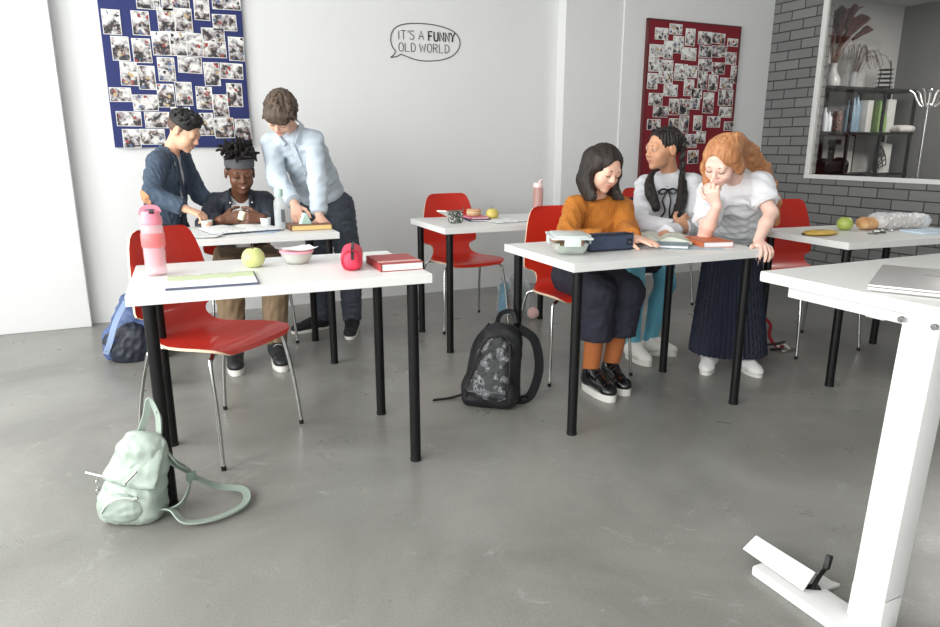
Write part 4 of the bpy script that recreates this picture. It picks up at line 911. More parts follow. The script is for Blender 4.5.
place_pot('jar', 'pale printed jar beside the dark jar on the middle shelf', 'jar', [(.036, 0), (.04, .004), (.04, .15), (.034, .165), (.034, .18)], ramp_mat('pale_print', [(.45, (206, 196, 190)), (.55, (170, 120, 116)), (.62, (206, 196, 190))], scale=30), 6.02, 4.72, 1.325)
for k, x in enumerate((6.12, 6.21, 6.30)): place_pot('bottle', ['pale blue bottle leftmost of three on the middle shelf', 'pale blue bottle in the middle of three on the shelf', 'pale blue bottle nearest to the white carton on the shelf'][k], 'bottle', [(.034, 0), (.04, .003), (.04, .2 + .03 * k), (.018, .25 + .03 * k), (.018, .29 + .03 * k)], mat('pale_blue_bottle', (130, 156, 172), .3), x, 4.68 + .03 * k, 1.325, 'pale blue bottles on the middle shelf')
one('carton', 'white carton standing on the middle shelf', 'carton', box(0, 0, .15, .11, .09, .30, .003), mat('white_card', (206, 206, 202), .6), (6.41, 4.72, 1.325), .2)
one('folder', 'green magazine file with slanted top on the middle shelf', 'file box', (lambda m: (m[0][:, [0, 2, 1]], m[1]))(prism([(-.06, 0), (.10, 0), (.10, .14), (-.02, .30), (-.06, .30)], -.05, .05)), mat('green_card_file', (136, 164, 104), .6), (6.575, 4.72, 1.325), 0)
one('box', 'white box with dark print at the right of the middle shelf', 'box', box(0, 0, .16, .12, .1, .32, .003), mat('white_card', (206, 206, 202), .6), (6.78, 4.76, 1.325), 0)
mc = thing('machine', 'black desktop machine with arm on the bottom shelf', 'machine', (6.0, 4.72, .93))
link('base', Field().add(*f_box((0, 0, .06), (.17, .09, .06), None, .03), k=.01).add(*f_ell((.10, -.02, .10), (.08, .07, .06)), k=.03).add(*f_ell((-.10, 0, .09), (.07, .07, .06)), k=.03).cut(plane_above(.001)).mesh(.008), M_BLK, mc)
link('arm', merge(tube([(.02, .02, .1), (.03, .02, .30)], .03, 12), box(.03, 0, .30, .10, .08, .05, .01)), M_BLK, mc)
link('knob', merge(ball((.10, -.085, .10), .022, 10), ball((-.09, -.07, .08), .02, 10)), mat('steel', (150, 150, 150), .3, metal=1), mc)
one('white_board', 'white sheet of card leaning at back of the bottom shelf', 'card', bb(-.22, .22, -.004, .004, 0, .36), mat('white_card', (206, 206, 202), .6), (6.28, 4.87, .93), 0)
fan = []
for k in range(7): fan.append(tube([(0, 0, .01), (.20 * math.sin(k * .22), 0, .01 + .27 * math.cos(k * .22))], .005, 6))
for rr in (.12, .2, .27): fan.append(tube([(rr * .75 * math.sin(a), 0, .01 + rr * math.cos(a)) for a in np.linspace(0, 1.35, 10)], .005, 6))
one('wire_rack', 'black fan-shaped wire rack on the bottom shelf', 'rack', merge(*fan), M_SHF, (6.60, 4.70, .935), 0)
one('magazine_file', 'white magazine file at the right end of the bottom shelf', 'file box', (lambda m: (m[0][:, [0, 2, 1]], m[1]))(prism([(-.09, 0), (.07, 0), (.07, .28), (-.09, .30), (-.02, .16)], -.04, .04)), mat('white_card', (206, 206, 202), .6), (6.84, 4.78, .93), 0)
tw = Field().add(*f_box((0, 0, .035), (.11, .08, .034), None, .03), k=.01).disp(folds(81, .01, .06)).cut(plane_above(.002)).mesh(.007)
one('folded_cloth', 'folded pale cloth on the middle shelf\'s right end', 'cloth', tw, mat('pale_cloth', (206, 202, 196), .9, var=.1, scale=30), (6.90, 4.66, 1.325), 0)
cr_ = thing('coat_rack', 'chrome coat rack with curved hooks behind the interior window', 'coat rack', (6.235, 4.0, 0))
link('pole', merge(cyl((0, 0, 0.03), (0, 0, 1.66), .014), ball((0, 0, 1.665), .022, 12)), M_CHR, cr_)
for k in range(6):
    a = k * PI / 3 + .2; d = V3(math.cos(a), math.sin(a), 0)
    link('hook', tube(smooth_path([V3(0, 0, 1.55) + d * .012, V3(0, 0, 1.53) + d * .05, V3(0, 0, 1.57) + d * .085, V3(0, 0, 1.64) + d * .12, V3(0, 0, 1.67) + d * .16], 6), .009, 8), mat('satin_steel', (200, 200, 198), .35, metal=.6), cr_)
for k in range(4):
    a = k * PI / 2 + .4; d = V3(math.cos(a), math.sin(a), 0)
    link('foot', tube(smooth_path([V3(0, 0, .12), V3(0, 0, .06) + d * .10, V3(0, 0, .009) + d * .24], 6), .009, 8), M_CHR, cr_)
# ================================================================== PEOPLE
def frame(Fv, Uv=(0, 0, 1)):
    Fv = unit(Fv); S = unit(np.cross(Uv, Fv)); return S, Fv, np.cross(Fv, S)      # left, forward, up
class Fig: pass
def hair_mat(name, dark, light, scale=10):
    return ramp_mat(name, bump=.22, stops=[(.3, dark), (.55, tuple((a + b_) // 2 for a, b_ in zip(dark, light))), (.75, light)], scale=scale, rough=.62, mapscale=(7, 7, .8), detail=6, dist=.4)
def figure(name, label, J, skin, s=.95, eyes=0.0, brow=(40, 30, 26), lips=(186, 120, 108), mouth=0.0, neckr=.045):
    """one continuous body grown over the joints in J (world coordinates), with head, face and five-fingered hands"""
    g = Fig(); g.J = J; g.s = s
    g.root = thing(name, label, 'person', (J['pelvis'][0], J['pelvis'][1], 0))
    S, Fv, U = frame(J['hF'], J.get('hU', (0, 0, 1))); hc = J['head']
    g.S, g.F, g.U, g.hc = S, Fv, U, hc
    H = lambda a, f, u: hc + s * (a * S + f * Fv + u * U)
    g.H = H; g.M = np.stack([S, Fv, U])
    f = Field()
    bs = unit(J['shL'] - J['shR']); hs_ = unit(J['hipL'] - J['hipR'])
    g.bs, g.hs = bs, hs_
    waist = J['pelvis'] * .45 + J['chest'] * .55; g.waist = waist
    k = s / .95
    f.add(*f_ecap(J['pelvis'], waist, hs_, (.112 * k, .080 * k), (.095 * k, .07 * k)), k=.03)
    f.add(*f_ecap(waist, J['chest'], bs, (.095 * k, .07 * k), (.110 * k, .074 * k)), k=.03)
    mid = (J['shL'] + J['shR']) / 2
    f.add(*f_ecap(J['chest'], mid * .6 + J['neck'] * .4, bs, (.110 * k, .072 * k), (.07 * k, .045 * k)), k=.03)
    for q in 'LR':
        sh, el, wr = J['sh' + q], J['el' + q], J['wr' + q]
        f.add(*f_cap(mid * .75 + J['neck'] * .25, sh, .042 * k, .038 * k), k=.03)
        f.add(*f_cap(sh, el, .038 * k, .031 * k), k=.02)
        f.add(*f_cap(el, el * .6 + wr * .4, .031 * k, .031 * k), k=.015)
        f.add(*f_cap(el * .6 + wr * .4, wr, .031 * k, .0215 * k), k=.015)
        hip, kn, an = J['hip' + q], J['kn' + q], J['an' + q]
        f.add(*f_cap(hip, kn, .072 * k, .047 * k), k=.03)
        cf = kn * .68 + an * .32 - unit(J['toe' + q] * np.array([1, 1, 0])) * .010
        f.add(*f_cap(kn, cf, .046 * k, .047 * k), k=.02); f.add(*f_cap(cf, an, .046 * k, .031 * k), k=.02)
        f.add(*f_cap(an - V3(0, 0, .02), an + unit(J['toe' + q]) * .11 * k - V3(0, 0, .055), .030, .022), k=.02)
        hand(f, wr, J['hd' + q], J['hn' + q], J.get('curl' + q, .35), q, k, J.get('spread' + q, .0), J.get('thumb' + q, 1.0))
    # neck and head
    f.add(*f_cap(J['neck'] - U * .01, H(0, -.018, -.045), neckr * k, .043 * k), k=.025)
    f.add(*f_ell(H(0, -.008, .035), np.array((.073, .092, .080)) * s, g.M), k=.02)
    f.add(*f_ell(H(0, .034, -.018), np.array((.060, .053, .072)) * s, g.M), k=.02)
    f.add(*f_ell(H(0, .040, -.060), np.array((.048, .042, .037)) * s, g.M), k=.02)
    f.add(*f_ell(H(0, .071, -.087), np.array((.019, .015, .014)) * s, g.M), k=.02)
    for a in (-1, 1):
        f.add(*f_ell(H(a * .035, .060, -.030), np.array((.024, .024, .024)) * s, g.M), k=.022)
        f.sub(*f_ell(H(a * .031, .096, .005), np.array((.019, .014, .011)) * s, g.M), k=.012)
        f.add(*f_ell(H(a * .031, .0755, .004), np.array((.0155, .0145, .0125)) * s, g.M), k=.003)
        f.add(*f_ell(H(a * .0755, -.008, .000), np.array((.009, .019, .031)) * s, g.M), k=.008)
        f.sub(*f_ell(H(a * .086, -.004, .002), np.array((.006, .010, .018)) * s, g.M), k=.006)
        f.add(*f_ell(H(a * .0105, .092, -.026), np.array((.0075, .009, .0065)) * s, g.M), k=.006)
    f.add(*f_cap(H(-.036, .076, .024), H(.036, .076, .024), .0125 * s, .0125 * s), k=.02)
    f.add(*f_cap(H(0, .086, .014), H(0, .1035, -.020), .0070 * s, .0105 * s), k=.012)
    f.add(*f_ell(H(0, .0845, -.053), np.array((.022, .009, .012)) * s, g.M), k=.010)
    g.bodyfield = f
    wpart(g.root, 'body', f.mesh(J.get('res', .0048)), skin)
    # face parts
    mh = mat('hair_%d_%d_%d' % brow, brow, .6)
    for a in (-1, 1):
        e = wpart(g.root, 'eyebrow', sweep(smooth_path([H(a * .014, .0880, .0235), H(a * .028, .0888, .0275), H(a * .047, .078, .0225)], 5), [(-.0026 * s, -.0022 * s), (.0026 * s, -.0022 * s), (.002 * s, .0022 * s), (-.002 * s, .0022 * s)], up=Fv), mh)
        lo = -.0035 if eyes < .3 else .0075
        wpart(g.root, 'eyelash', tube(smooth_path([H(a * .0165, .0855, .001 if eyes < .3 else .004), H(a * .024, .0893, lo), H(a * .032, .0898, lo - (.0012 if eyes < .3 else -.0008)), H(a * .040, .0862, lo + .001), H(a * .0455, .080, .002 if eyes < .3 else .005)], 4), .0016 * s, 6), mat('lash_dark', (30, 24, 22), .6))
        if eyes >= .3:
            m = ball((0, 0, 0), 1, 12); m = (m[0] * np.array((.0128, .0062, .0062 * eyes)) * s @ g.M + H(a * .031, .0845, .0025), m[1])
            ew = wpart(g.root, 'eye', m, mat('eye_white', (226, 222, 218), .25))
            m = ball((0, 0, 0), 1, 10); m = (m[0] * np.array((.0056, .003, .0060 * eyes)) * s @ g.M + H(a * .031 + J.get('gaze', 0), .0886, .0025), m[1])
            wpart(g.root, 'iris', m, mat('iris_dark', (44, 30, 24), .2), ew)
    fl = Field()
    fl.add(*f_ell(H(-.007, .0905, -.0505), np.array((.0125, .0065, .0042)) * s, g.M), k=.004); fl.add(*f_ell(H(.007, .0905, -.0505), np.array((.0125, .0065, .0042)) * s, g.M), k=.004)
    fl.add(*f_ell(H(0, .0900, -.0590 - mouth * .4), np.array((.0150, .0068, .0048)) * s, g.M), k=.003)
    wpart(g.root, 'lips', fl.mesh(.0018), mat('lips_%d_%d' % lips[:2], lips, .45))
    if mouth:
        m = ball((0, 0, 0), 1, 10); m = (m[0] * np.array((.009, .003, .003)) * s @ g.M + H(0, .0935, -.0545 - mouth * .2), m[1]); wpart(g.root, 'teeth', m, mat('teeth', (226, 220, 210), .3))
    return g
def hand(f, wr, d, n, curl, side, k, spread, thumb):
    d = unit(d); n = unit(np.asarray(n, float) - np.dot(n, d) * d); t = np.cross(n, d) if side == 'L' else np.cross(d, n)
    kc = wr + d * .078 * k
    f.add(*f_ecap(wr + d * .004, kc - d * .006, t, (.021 * k, .0165 * k), (.034 * k, .0125 * k)), k=.012)
    f.add(*f_cap(wr + d * .022 * k + t * .014 * k + n * .005, wr + d * .05 * k + t * .024 * k + n * .007, .013 * k, .012 * k), k=.01)
    for i, (o, L, dl) in enumerate(((.0265, .063, .0), (.009, .071, .004), (-.009, .066, .002), (-.0255, .052, -.006))):
        p = kc + t * o * k + d * dl * k; a = 0; dd = unit(d + t * (o * (1.5 + spread * 14)))
        for j, (q, r) in enumerate(((.46, .0083), (.31, .0076), (.23, .0069))):
            a += curl * (.75 + .1 * i) * (1, 1.15, .8)[j]
            e = p + (dd * math.cos(a) + n * math.sin(a)) * L * q * k
            f.add(*f_cap(p, e, r * k, (r - .0006) * k), k=.0035); p = e
    p = wr + d * .030 * k + t * .024 * k + n * .006
    for j, (L, r) in enumerate(((.034, .0100), (.028, .0088), (.022, .0078))):
        dd = unit(d * (.62 + .22 * j) + t * (.80 - .38 * j) * thumb + n * (.28 + .35 * curl * j))
        e = p + dd * L * k; f.add(*f_cap(p, e, r * k, (r - .0008) * k), k=.006); p = e

def torso(f, g, off, top=True, k0=None, chest=0.0, belly=0.0):
    J = g.J; k = g.s / .95; mid = (J['shL'] + J['shR']) / 2; o = off
    f.add(*f_ecap(J['pelvis'], g.waist, g.hs, ((.112) * k + o + belly, .080 * k + o + belly), (.097 * k + o + belly, .072 * k + o + belly)), k=.04)
    f.add(*f_ecap(g.waist, J['chest'], g.bs, (.097 * k + o + belly, .072 * k + o + belly), (.114 * k + o, .078 * k + o + chest)), k=.04)
    f.add(*f_ecap(J['chest'], mid * .62 + J['neck'] * .38, g.bs, (.114 * k + o, .076 * k + o), (.072 * k + o, .045 * k + o)), k=.03)
def sleeve(f, g, q, off, end=.92, r0=.042, r1=.036, r2=.028, flare=0, short=None):
    J = g.J; k = g.s / .95; mid = (J['shL'] + J['shR']) / 2
    sh, el, wr = J['sh' + q], J['el' + q], J['wr' + q]
    f.add(*f_cap(mid * .72 + J['neck'] * .28, sh, .040 * k + off, r0 * k + off), k=.03)
    if short is not None:
        f.add(*f_cap(sh, sh + (el - sh) * short, r0 * k + off, r0 * k + off + flare), k=.02); return
    f.add(*f_cap(sh, el, r0 * k + off, r1 * k + off), k=.025)
    e = el + (wr - el) * end
    f.add(*f_cap(el, e, r1 * k + off, r2 * k + off + flare), k=.02)
def cuffcut(g, q, end=.92): 
    J = g.J; a, b_ = J['el' + q], J['wr' + q]; d = unit(b_ - a); p = a + (b_ - a) * end; hf = half(p, d)
    p32 = p.astype(np.float32); c32 = a.astype(np.float32)
    def fn(P):                     # removes only what lies beyond the cuff, close to the wrist
        r = np.linalg.norm(P - p32, axis=1) - .085
        return np.minimum(hf(P), -r)
    return fn
def cyl_r(f, g, pts, rs, k=.03):
    for (a, ra), (b_, rb) in zip(list(zip(pts, rs))[:-1], list(zip(pts, rs))[1:]): f.add(*f_cap(a, b_, ra, rb), k=k)
def trouser(g, m, rs=(.088, .062, .052), hem=.07, off=0.0, name='trousers', seed=1, amp=.005, waist_z=None, top=None, part_=True):
    """trousers: hip block and two legs down to the hem height above the ankle"""
    J = g.J; f = Field(); k = g.s / .95
    f.add(*f_ecap(J['pelvis'] - (g.waist - J['pelvis']) * .10, J['pelvis'] * .35 + g.waist * .65, g.hs, (.128 * k, .098 * k), (.112 * k, .086 * k)), k=.03)
    for q in 'LR':
        a, b_, c = J['hip' + q], J['kn' + q], J['an' + q]; e = c + unit(b_ - c) * hem
        f.add(*f_cap(a, b_, rs[0] * k, rs[1] * k), k=.03); f.add(*f_cap(b_, e, rs[1] * k, rs[2] * k), k=.03)
    f.disp(folds(seed, amp, .085)); 
    if top is not None: f.cut(half(top[0], top[1]))
    return wpart(g.root, name, f.mesh(.006), m)
def shoe(g, q, m, sole_m, h=.024, w=.040, L=.225, up=.055, laces=None, name='shoe', toe_h=.042):
    J = g.J; an = J['an' + q]; d = unit(np.array([J['toe' + q][0], J['toe' + q][1], 0])); t = np.cross(V3(0, 0, 1), d)
    heel = np.array([an[0], an[1], 0]) - d * .045; k = g.s / .95; L = L * k
    f = Field(); z = h + .026
    f.add(*f_ecap(heel + d * .030 + V3(0, 0, z), heel + d * (L - .05) + V3(0, 0, h + .018), t, (.034 * k, .034), (.038 * k, toe_h * .62)), k=.02)
    f.add(*f_ell(heel + d * (L - .045) + V3(0, 0, h + .012), np.array((w - .004, .050, toe_h * .68)) , np.stack([t, d, V3(0, 0, 1)])), k=.015)
    f.add(*f_cap(heel + d * .042 + V3(0, 0, z), np.array([an[0], an[1], 0]) + d * .005 + V3(0, 0, h + up + .025), .036 * k, .037 * k), k=.03)
    f.add(*f_cap(np.array([an[0], an[1], 0]) + d * .012 + V3(0, 0, h + up * .9), heel + d * L * .60 + V3(0, 0, h + .028), .043 * k, .030 * k), k=.025)
    f.cut(plane_above(h - .004)); f.cut(plane_below(h + up + .03))
    s_ = wpart(g.root, name, f.mesh(.0045), m)
    poly = []
    for i in range(28):
        a = 2 * PI * i / 28; c, sn = math.cos(a), math.sin(a)
        ww = w * (1.0 if c > 0 else .86); p = heel + d * (L * .5 - .002) + d * c * (L * .5 + .004) + t * ww * np.sign(sn) * abs(sn) ** .72
        poly.append((p[0], p[1]))
    wpart(g.root, 'sole', prism(poly, 0.001, h), sole_m, s_)
    if laces is not None:
        ms = []
        for i in range(4):
            c = heel + d * (L * .42 + i * .020) + V3(0, 0, h + up * .9 + .030 - i * .0125); ms.append(tube(smooth_path([c - t * .026 - V3(0, 0, .014), c - t * .012, c + t * .012, c + t * .026 - V3(0, 0, .014)], 3), .0034, 6))
        wpart(g.root, 'laces', merge(*ms), laces, s_)
    return s_
def strands(g, n, amp, c=None, seed=0):
    """grooves that run from the crown downwards"""
    c0 = (g.hc if c is None else c).astype(np.float32); S, Fv, U = (v.astype(np.float32) for v in (g.S, g.F, g.U)); r = np.random.RandomState(seed); ph = r.uniform(0, 6.28, 3)
    def fn(P):
        q = P - c0; a = np.arctan2(q @ S, q @ Fv + 1e-6); z = q @ U
        return amp * (np.sin(a * n + 1.2 * np.sin(z * 14 + ph[0]) + ph[1]) + .6 * np.sin(a * n * 1.7 + 1.0 * np.sin(z * 19 + ph[2])))
    return fn
def tufts(f, g, n, seed, lo, L, r, flow, jit=.25, c=(0, -.010, .045), rad=(.078, .096, .078), front=-1.0):
    """short locks rooted on the skull, leaning the way flow(direction) says"""
    rs = np.random.RandomState(seed); m = 0
    while m < n:
        d = unit(rs.normal(size=3))
        if d[2] < lo or (d[1] > .55 and d[2] < front): continue
        p = g.H(*(np.array(c) + d * np.array(rad))); w = unit(np.array(flow(d)) + rs.normal(0, jit, 3)); w = w[0] * g.S + w[1] * g.F + w[2] * g.U
        l = L * rs.uniform(.7, 1.2); f.add(*f_cap(p - w * .006, p + w * l * .6, r, r * .8), k=.005); f.add(*f_cap(p + w * l * .6, p + w * l - g.U * .1 * l, r * .8, r * .3), k=.004); m += 1
def facecut(g, dy=0.0, low=-.10, wide=.066, back=0.085, top=.0):
    """keeps hair off the face"""
    return f_ell(g.H(0, back, -.03 + dy), np.array((wide, .075, .092 + top)) * g.s, g.M)
def collar(g, r, m, name='collar', tilt=.0, h=.028, seed=0, open_=.35, drop=0.0):
    J = g.J; ax = unit(g.H(0, -.018, -.045) - J['neck']); S = g.bs; Fv = unit(np.cross(S, ax)); Fv = -Fv if np.dot(Fv, g.F) < 0 else Fv
    pts = []
    for a in np.linspace(open_, 2 * PI - open_, 22): pts.append(J['neck'] + ax * (.012 - drop * math.cos(a)) + r * (math.cos(a) * Fv * .95 + math.sin(a) * S))
    return wpart(g.root, name, ribbon(pts, h, .006, up=np.cross(pts[1] - pts[0], ax)), m)
def buttons(g, pts, m, r=.006, name='button'):
    for p in pts: wpart(g.root, name, ball(p, r, 8), m)
SK_LIGHT = mat('skin_light', (232, 186, 164), .5, sss=.12); SK_PALE = mat('skin_pale', (236, 196, 180), .5, sss=.12)
SK_ASIA = mat('skin_warm', (226, 178, 148), .5, sss=.12); SK_TAN = mat('skin_tan', (206, 154, 122), .5, sss=.1); SK_DARK = mat('skin_dark', (104, 68, 50), .42, sss=.06)
def check(n, J):
    if not DEBUG: return
    for q in 'LR':
        l = lambda a, b_: round(float(np.linalg.norm(J[a] - J[b_])), 3)
        print(n, q, 'upper', l('sh' + q, 'el' + q), 'fore', l('el' + q, 'wr' + q), 'thigh', l('hip' + q, 'kn' + q), 'shin', l('kn' + q, 'an' + q), 'head', [round(float(v), 3) for v in J['head']], 'neck', [round(float(v), 3) for v in J['neck']])
    print(n, 'sh width', l('shL', 'shR'), 'neck-head', l('neck', 'head'), 'neck-pelvis', l('neck', 'pelvis'))
DEBUG = False
# ---------------------------------------------------------------- the boy in the navy blazer
J = dict(head=at_y(183, 132, 4.38), hF=V3(.78, -.42, -.50), neck=at_y(170, 152, 4.43), chest=at_y(166, 178, 4.44), pelvis=V3(.03, 4.46, .72),
 shR=at_y(158, 162, 4.34), shL=at_y(180, 157, 4.57), elR=at_y(152, 194, 4.19), wrR=at_y(186, 209, 4.10), elL=V3(.24, 4.56, .90), wrL=V3(.36, 4.47, .80),
 hdR=V3(.80, -.25, -.32), hnR=V3(-.2, .35, -.9), curlR=.62, hdL=V3(.4, -.3, -.9), hnL=V3(-.4, .1, -.3),
 hipL=V3(.08, 4.53, .70), hipR=V3(-.01, 4.39, .70), knL=V3(.09, 4.54, .38), knR=V3(.00, 4.39, .38), anL=V3(.08, 4.55, .075), anR=V3(-.01, 4.40, .075), toeL=V3(.85, -.45, 0), toeR=V3(.85, -.45, 0))
check('b1', J)
g = figure('person', 'standing person in navy blazer with elbow patch, reaching over the boys\' table', J, SK_ASIA, .95, brow=(30, 26, 26), lips=(196, 124, 110))
M_BLZ = mat('navy_blazer', (66, 80, 98), .8, var=.12, scale=26, bump=.25, bscale=420); M_TEE = mat('white_cotton', (226, 228, 230), .8, bump=.1, bscale=200)
bfw = unit(np.cross(np.cross(V3(0, 0, 1), g.bs) * 1.0, V3(0, 0, 0) + 1e-9) if False else np.cross(g.bs, V3(0, 0, 1)))          # the way the chest faces
f = Field(); torso(f, g, .012); f.cut(plane_above(.64)); wpart(g.root, 't_shirt', f.mesh(.006), M_TEE)
f = Field(); torso(f, g, .030)
for q in 'LR': sleeve(f, g, q, .016, .93)
cc = J['chest'].astype(np.float32)
def wedge(w0, w1, z0, z1, c=None, fw=None, sd=None):
    c = (cc if c is None else c).astype(np.float32); fw = (bfw if fw is None else fw).astype(np.float32); sd = np.cross(V3(0, 0, 1), fw).astype(np.float32)
    def fn(P):
        q = P - c; z = P[:, 2]; w_ = w0 + (w1 - w0) * np.clip((z - z0) / (z1 - z0), 0, 1)
        return np.minimum(w_ - np.abs(q @ sd), q @ fw - .02)
    return fn
f.cut(wedge(.016, .05, .70, 1.12)); f.cut(plane_above(.655)); f.disp(folds(101, .006, .08))
f.cut(cuffcut(g, 'R', .93)); f.cut(cuffcut(g, 'L', .93))
bz = wpart(g.root, 'blazer', f.mesh(.0055), M_BLZ)
ed = unit(J['elR'] - (J['shR'] + J['wrR']) / 2)
f = Field(); f.add(*f_cap(J['elR'] + (J['wrR'] - J['elR']) * .02 + ed * .006, J['elR'] + (J['shR'] - J['elR']) * .22 + ed * .004, .0565, .0545), k=.01); f.cut(half(J['elR'] + ed * .034, -ed)); f.disp(folds(101, .006, .08))
wpart(g.root, 'elbow_patch', f.mesh(.005), mat('tan_suede', (196, 142, 104), .85), bz)
sd = np.cross(V3(0, 0, 1), bfw)
for a in (-1, 1):
    wpart(g.root, 'lapel', ribbon(smooth_path([J['neck'] + sd * a * .055 - bfw * .02 + V3(0, 0, .012), J['neck'] + sd * a * .058 + bfw * .055 - V3(0, 0, .02), J['chest'] + sd * a * .052 + bfw * .112, J['chest'] + sd * a * .032 + bfw * .118 - V3(0, 0, .10)], 6), .034, .006, up=bfw + V3(0, 0, .2)), mat('navy_lapel', (48, 58, 76), .8), bz)
trouser(g, mat('charcoal_twill', (60, 62, 68), .8), seed=3)
for q in 'LR': shoe(g, q, mat('black_canvas', (26, 27, 29), .7), mat('white_rubber', (222, 220, 214), .5), name='shoe')
f = Field(); f.add(*f_ell(g.H(0, -.010, .050), np.array((.080, .098, .078)) * g.s, g.M), k=.01); f.add(*f_ell(g.H(0, .026, .096), np.array((.060, .052, .036)) * g.s, g.M), k=.02)
f.add(*f_ell(g.H(0, -.02, .095), np.array((.066, .07, .036)) * g.s, g.M), k=.02)
f.sub(*f_ell(g.H(0, .105, .0), np.array((.095, .068, .076)) * g.s, g.M), k=.008)
f.cut(half(g.H(0, 0, .030), -g.U - .10 * g.F), k=.012); tufts(f, g, 120, 6, .28, .030, .0085, lambda d: (d[0] * .6, .5 + d[1] * .4, .75), .22, front=.5)
wpart(g.root, 'hair', f.mesh(.004), hair_mat('hair_black', (14, 12, 12), (32, 29, 29)))
f = Field(); f.add(*f_ell(g.H(0, -.012, .026), np.array((.0755, .0935, .062)) * g.s, g.M), k=.01); f.sub(*f_ell(g.H(0, .09, -.01), np.array((.10, .085, .10)) * g.s, g.M), k=.01); f.cut(half(g.H(0, -.03, -.022), -g.U + .3 * g.F))
wpart(g.root, 'shaved_sides', f.mesh(.004), mat('stubble_dark', (104, 84, 74), .8))
# the snack pot under his hand
pt = J['wrR'] + unit(J['hdR']) * .10 + V3(.008, -.03, -.055)
spot = thing('snack_pot', 'small white snack pot with orange label under the blazer boy\'s hand', 'pot', (pt[0], pt[1], TH))
link('pot', lathe([(.024, 0), (.0265, .002), (.032, .05), (.030, .05), (.025, .006)], 28), mat('white_card', (206, 206, 202), .6), spot)
link('label_band', lathe([(.0275, .012), (.0312, .040)], 28, close=False), ramp_mat('orange_label', [(.4, (226, 226, 216)), (.5, (222, 140, 96)), (.62, (226, 226, 216))], scale=30, rough=.5), spot)

# ---------------------------------------------------------------- the seated boy with headband
J = dict(head=at_y(240, 173.5, 4.27), hF=V3(.03, -.96, -.22), neck=at_y(240, 194, 4.37), chest=at_y(240, 214, 4.42), pelvis=V3(.46, 4.43, .53),
 shR=at_y(216, 204, 4.40), shL=at_y(264, 202, 4.38), elR=at_y(206, 225, 4.25), wrR=at_y(221, 220, 4.06), elL=at_y(274, 222, 4.22), wrL=at_y(263, 218.5, 4.02),
 hdR=V3(.80, -.12, .12), hnR=V3(.28, .90, -.1), curlR=.50, hdL=V3(-.80, -.07, .10), hnL=V3(-.3, .92, -.1), curlL=.50, thumbL=.6, thumbR=.6,
 hipL=V3(.54, 4.40, .53), hipR=V3(.38, 4.41, .53), knL=V3(.575, 3.99, .51), knR=V3(.325, 4.02, .51), anL=V3(.535, 3.84, .10), anR=V3(.31, 3.87, .10), toeL=V3(-.02, -1, 0), toeR=V3(-.08, -1, 0))
check('b2', J)
g = figure('person', 'seated person with grey headband and short dreadlocks, in a dark snap jacket', J, SK_DARK, 1.04, brow=(20, 16, 14), lips=(138, 84, 76), mouth=.003)
M_NJ = mat('dark_navy_jacket', (42, 47, 58), .6, var=.1, scale=20)
bfw = unit(np.cross(g.bs, V3(0, 0, 1))); cc = J['chest']
f = Field(); torso(f, g, .010); f.cut(plane_above(.54)); wpart(g.root, 't_shirt', f.mesh(.006), M_TEE)
f = Field(); torso(f, g, .026)
for q in 'LR': sleeve(f, g, q, .016, .86)
f.cut(wedge(.045, .056, .60, .92, cc)); f.cut(plane_above(.555)); f.disp(folds(103, .006, .09))
for q in 'LR': f.cut(cuffcut(g, q, .86))
jk = wpart(g.root, 'jacket', f.mesh(.0055), M_NJ)
sd = np.cross(V3(0, 0, 1), bfw)
for a in (-1, 1):
    wpart(g.root, 'collar', ribbon(smooth_path([J['neck'] + sd * a * .02 - bfw * .058 + V3(0, 0, .02), J['neck'] + sd * a * .060 - bfw * .01 + V3(0, 0, .018), J['neck'] + sd * a * .062 + bfw * .05 - V3(0, 0, .015), J['neck'] + sd * a * .058 + bfw * .078 - V3(0, 0, .055)], 6), .032, .008, up=sd * a + V3(0, 0, .3)), M_NJ, jk)
    for (u_, z_) in ((.062, -.045), (.066, -.095), (.066, -.145)): wpart(g.root, 'snap', ball(J['neck'] + sd * a * u_ + bfw * (.088 + .008 * (z_ < -.06)) + V3(0, 0, z_), .0055, 8), mat('white_snap', (226, 226, 224), .3), jk)
tr = trouser(g, mat('brown_cargo', (126, 106, 82), .85, var=.12, scale=14), rs=(.094, .078, .056), hem=.03, seed=7, amp=.009, top=(J['pelvis'] * .55 + g.waist * .45, V3(0, 0, 1)))
for q in 'LR': shoe(g, q, mat('black_leather_sneaker', (34, 36, 38), .45, var=.3, scale=40), mat('white_rubber', (222, 220, 214), .5), h=.034, w=.046, L=.25, laces=mat('lace_grey', (150, 150, 150), .8))
f = Field(); f.add(*f_ell(g.H(0, -.010, .045), np.array((.0765, .0955, .079)) * g.s, g.M), k=.01); f.sub(*f_ell(g.H(0, .085, -.03), np.array((.10, .075, .095)) * g.s, g.M), k=.006); f.cut(half(g.H(0, -.02, .02), -g.U + .0 * g.F)); f.disp(folds(78, .002, .012))
hr = wpart(g.root, 'hair', f.mesh(.0045), mat('dread_black', (24, 20, 19), .85))
rs = np.random.RandomState(9)
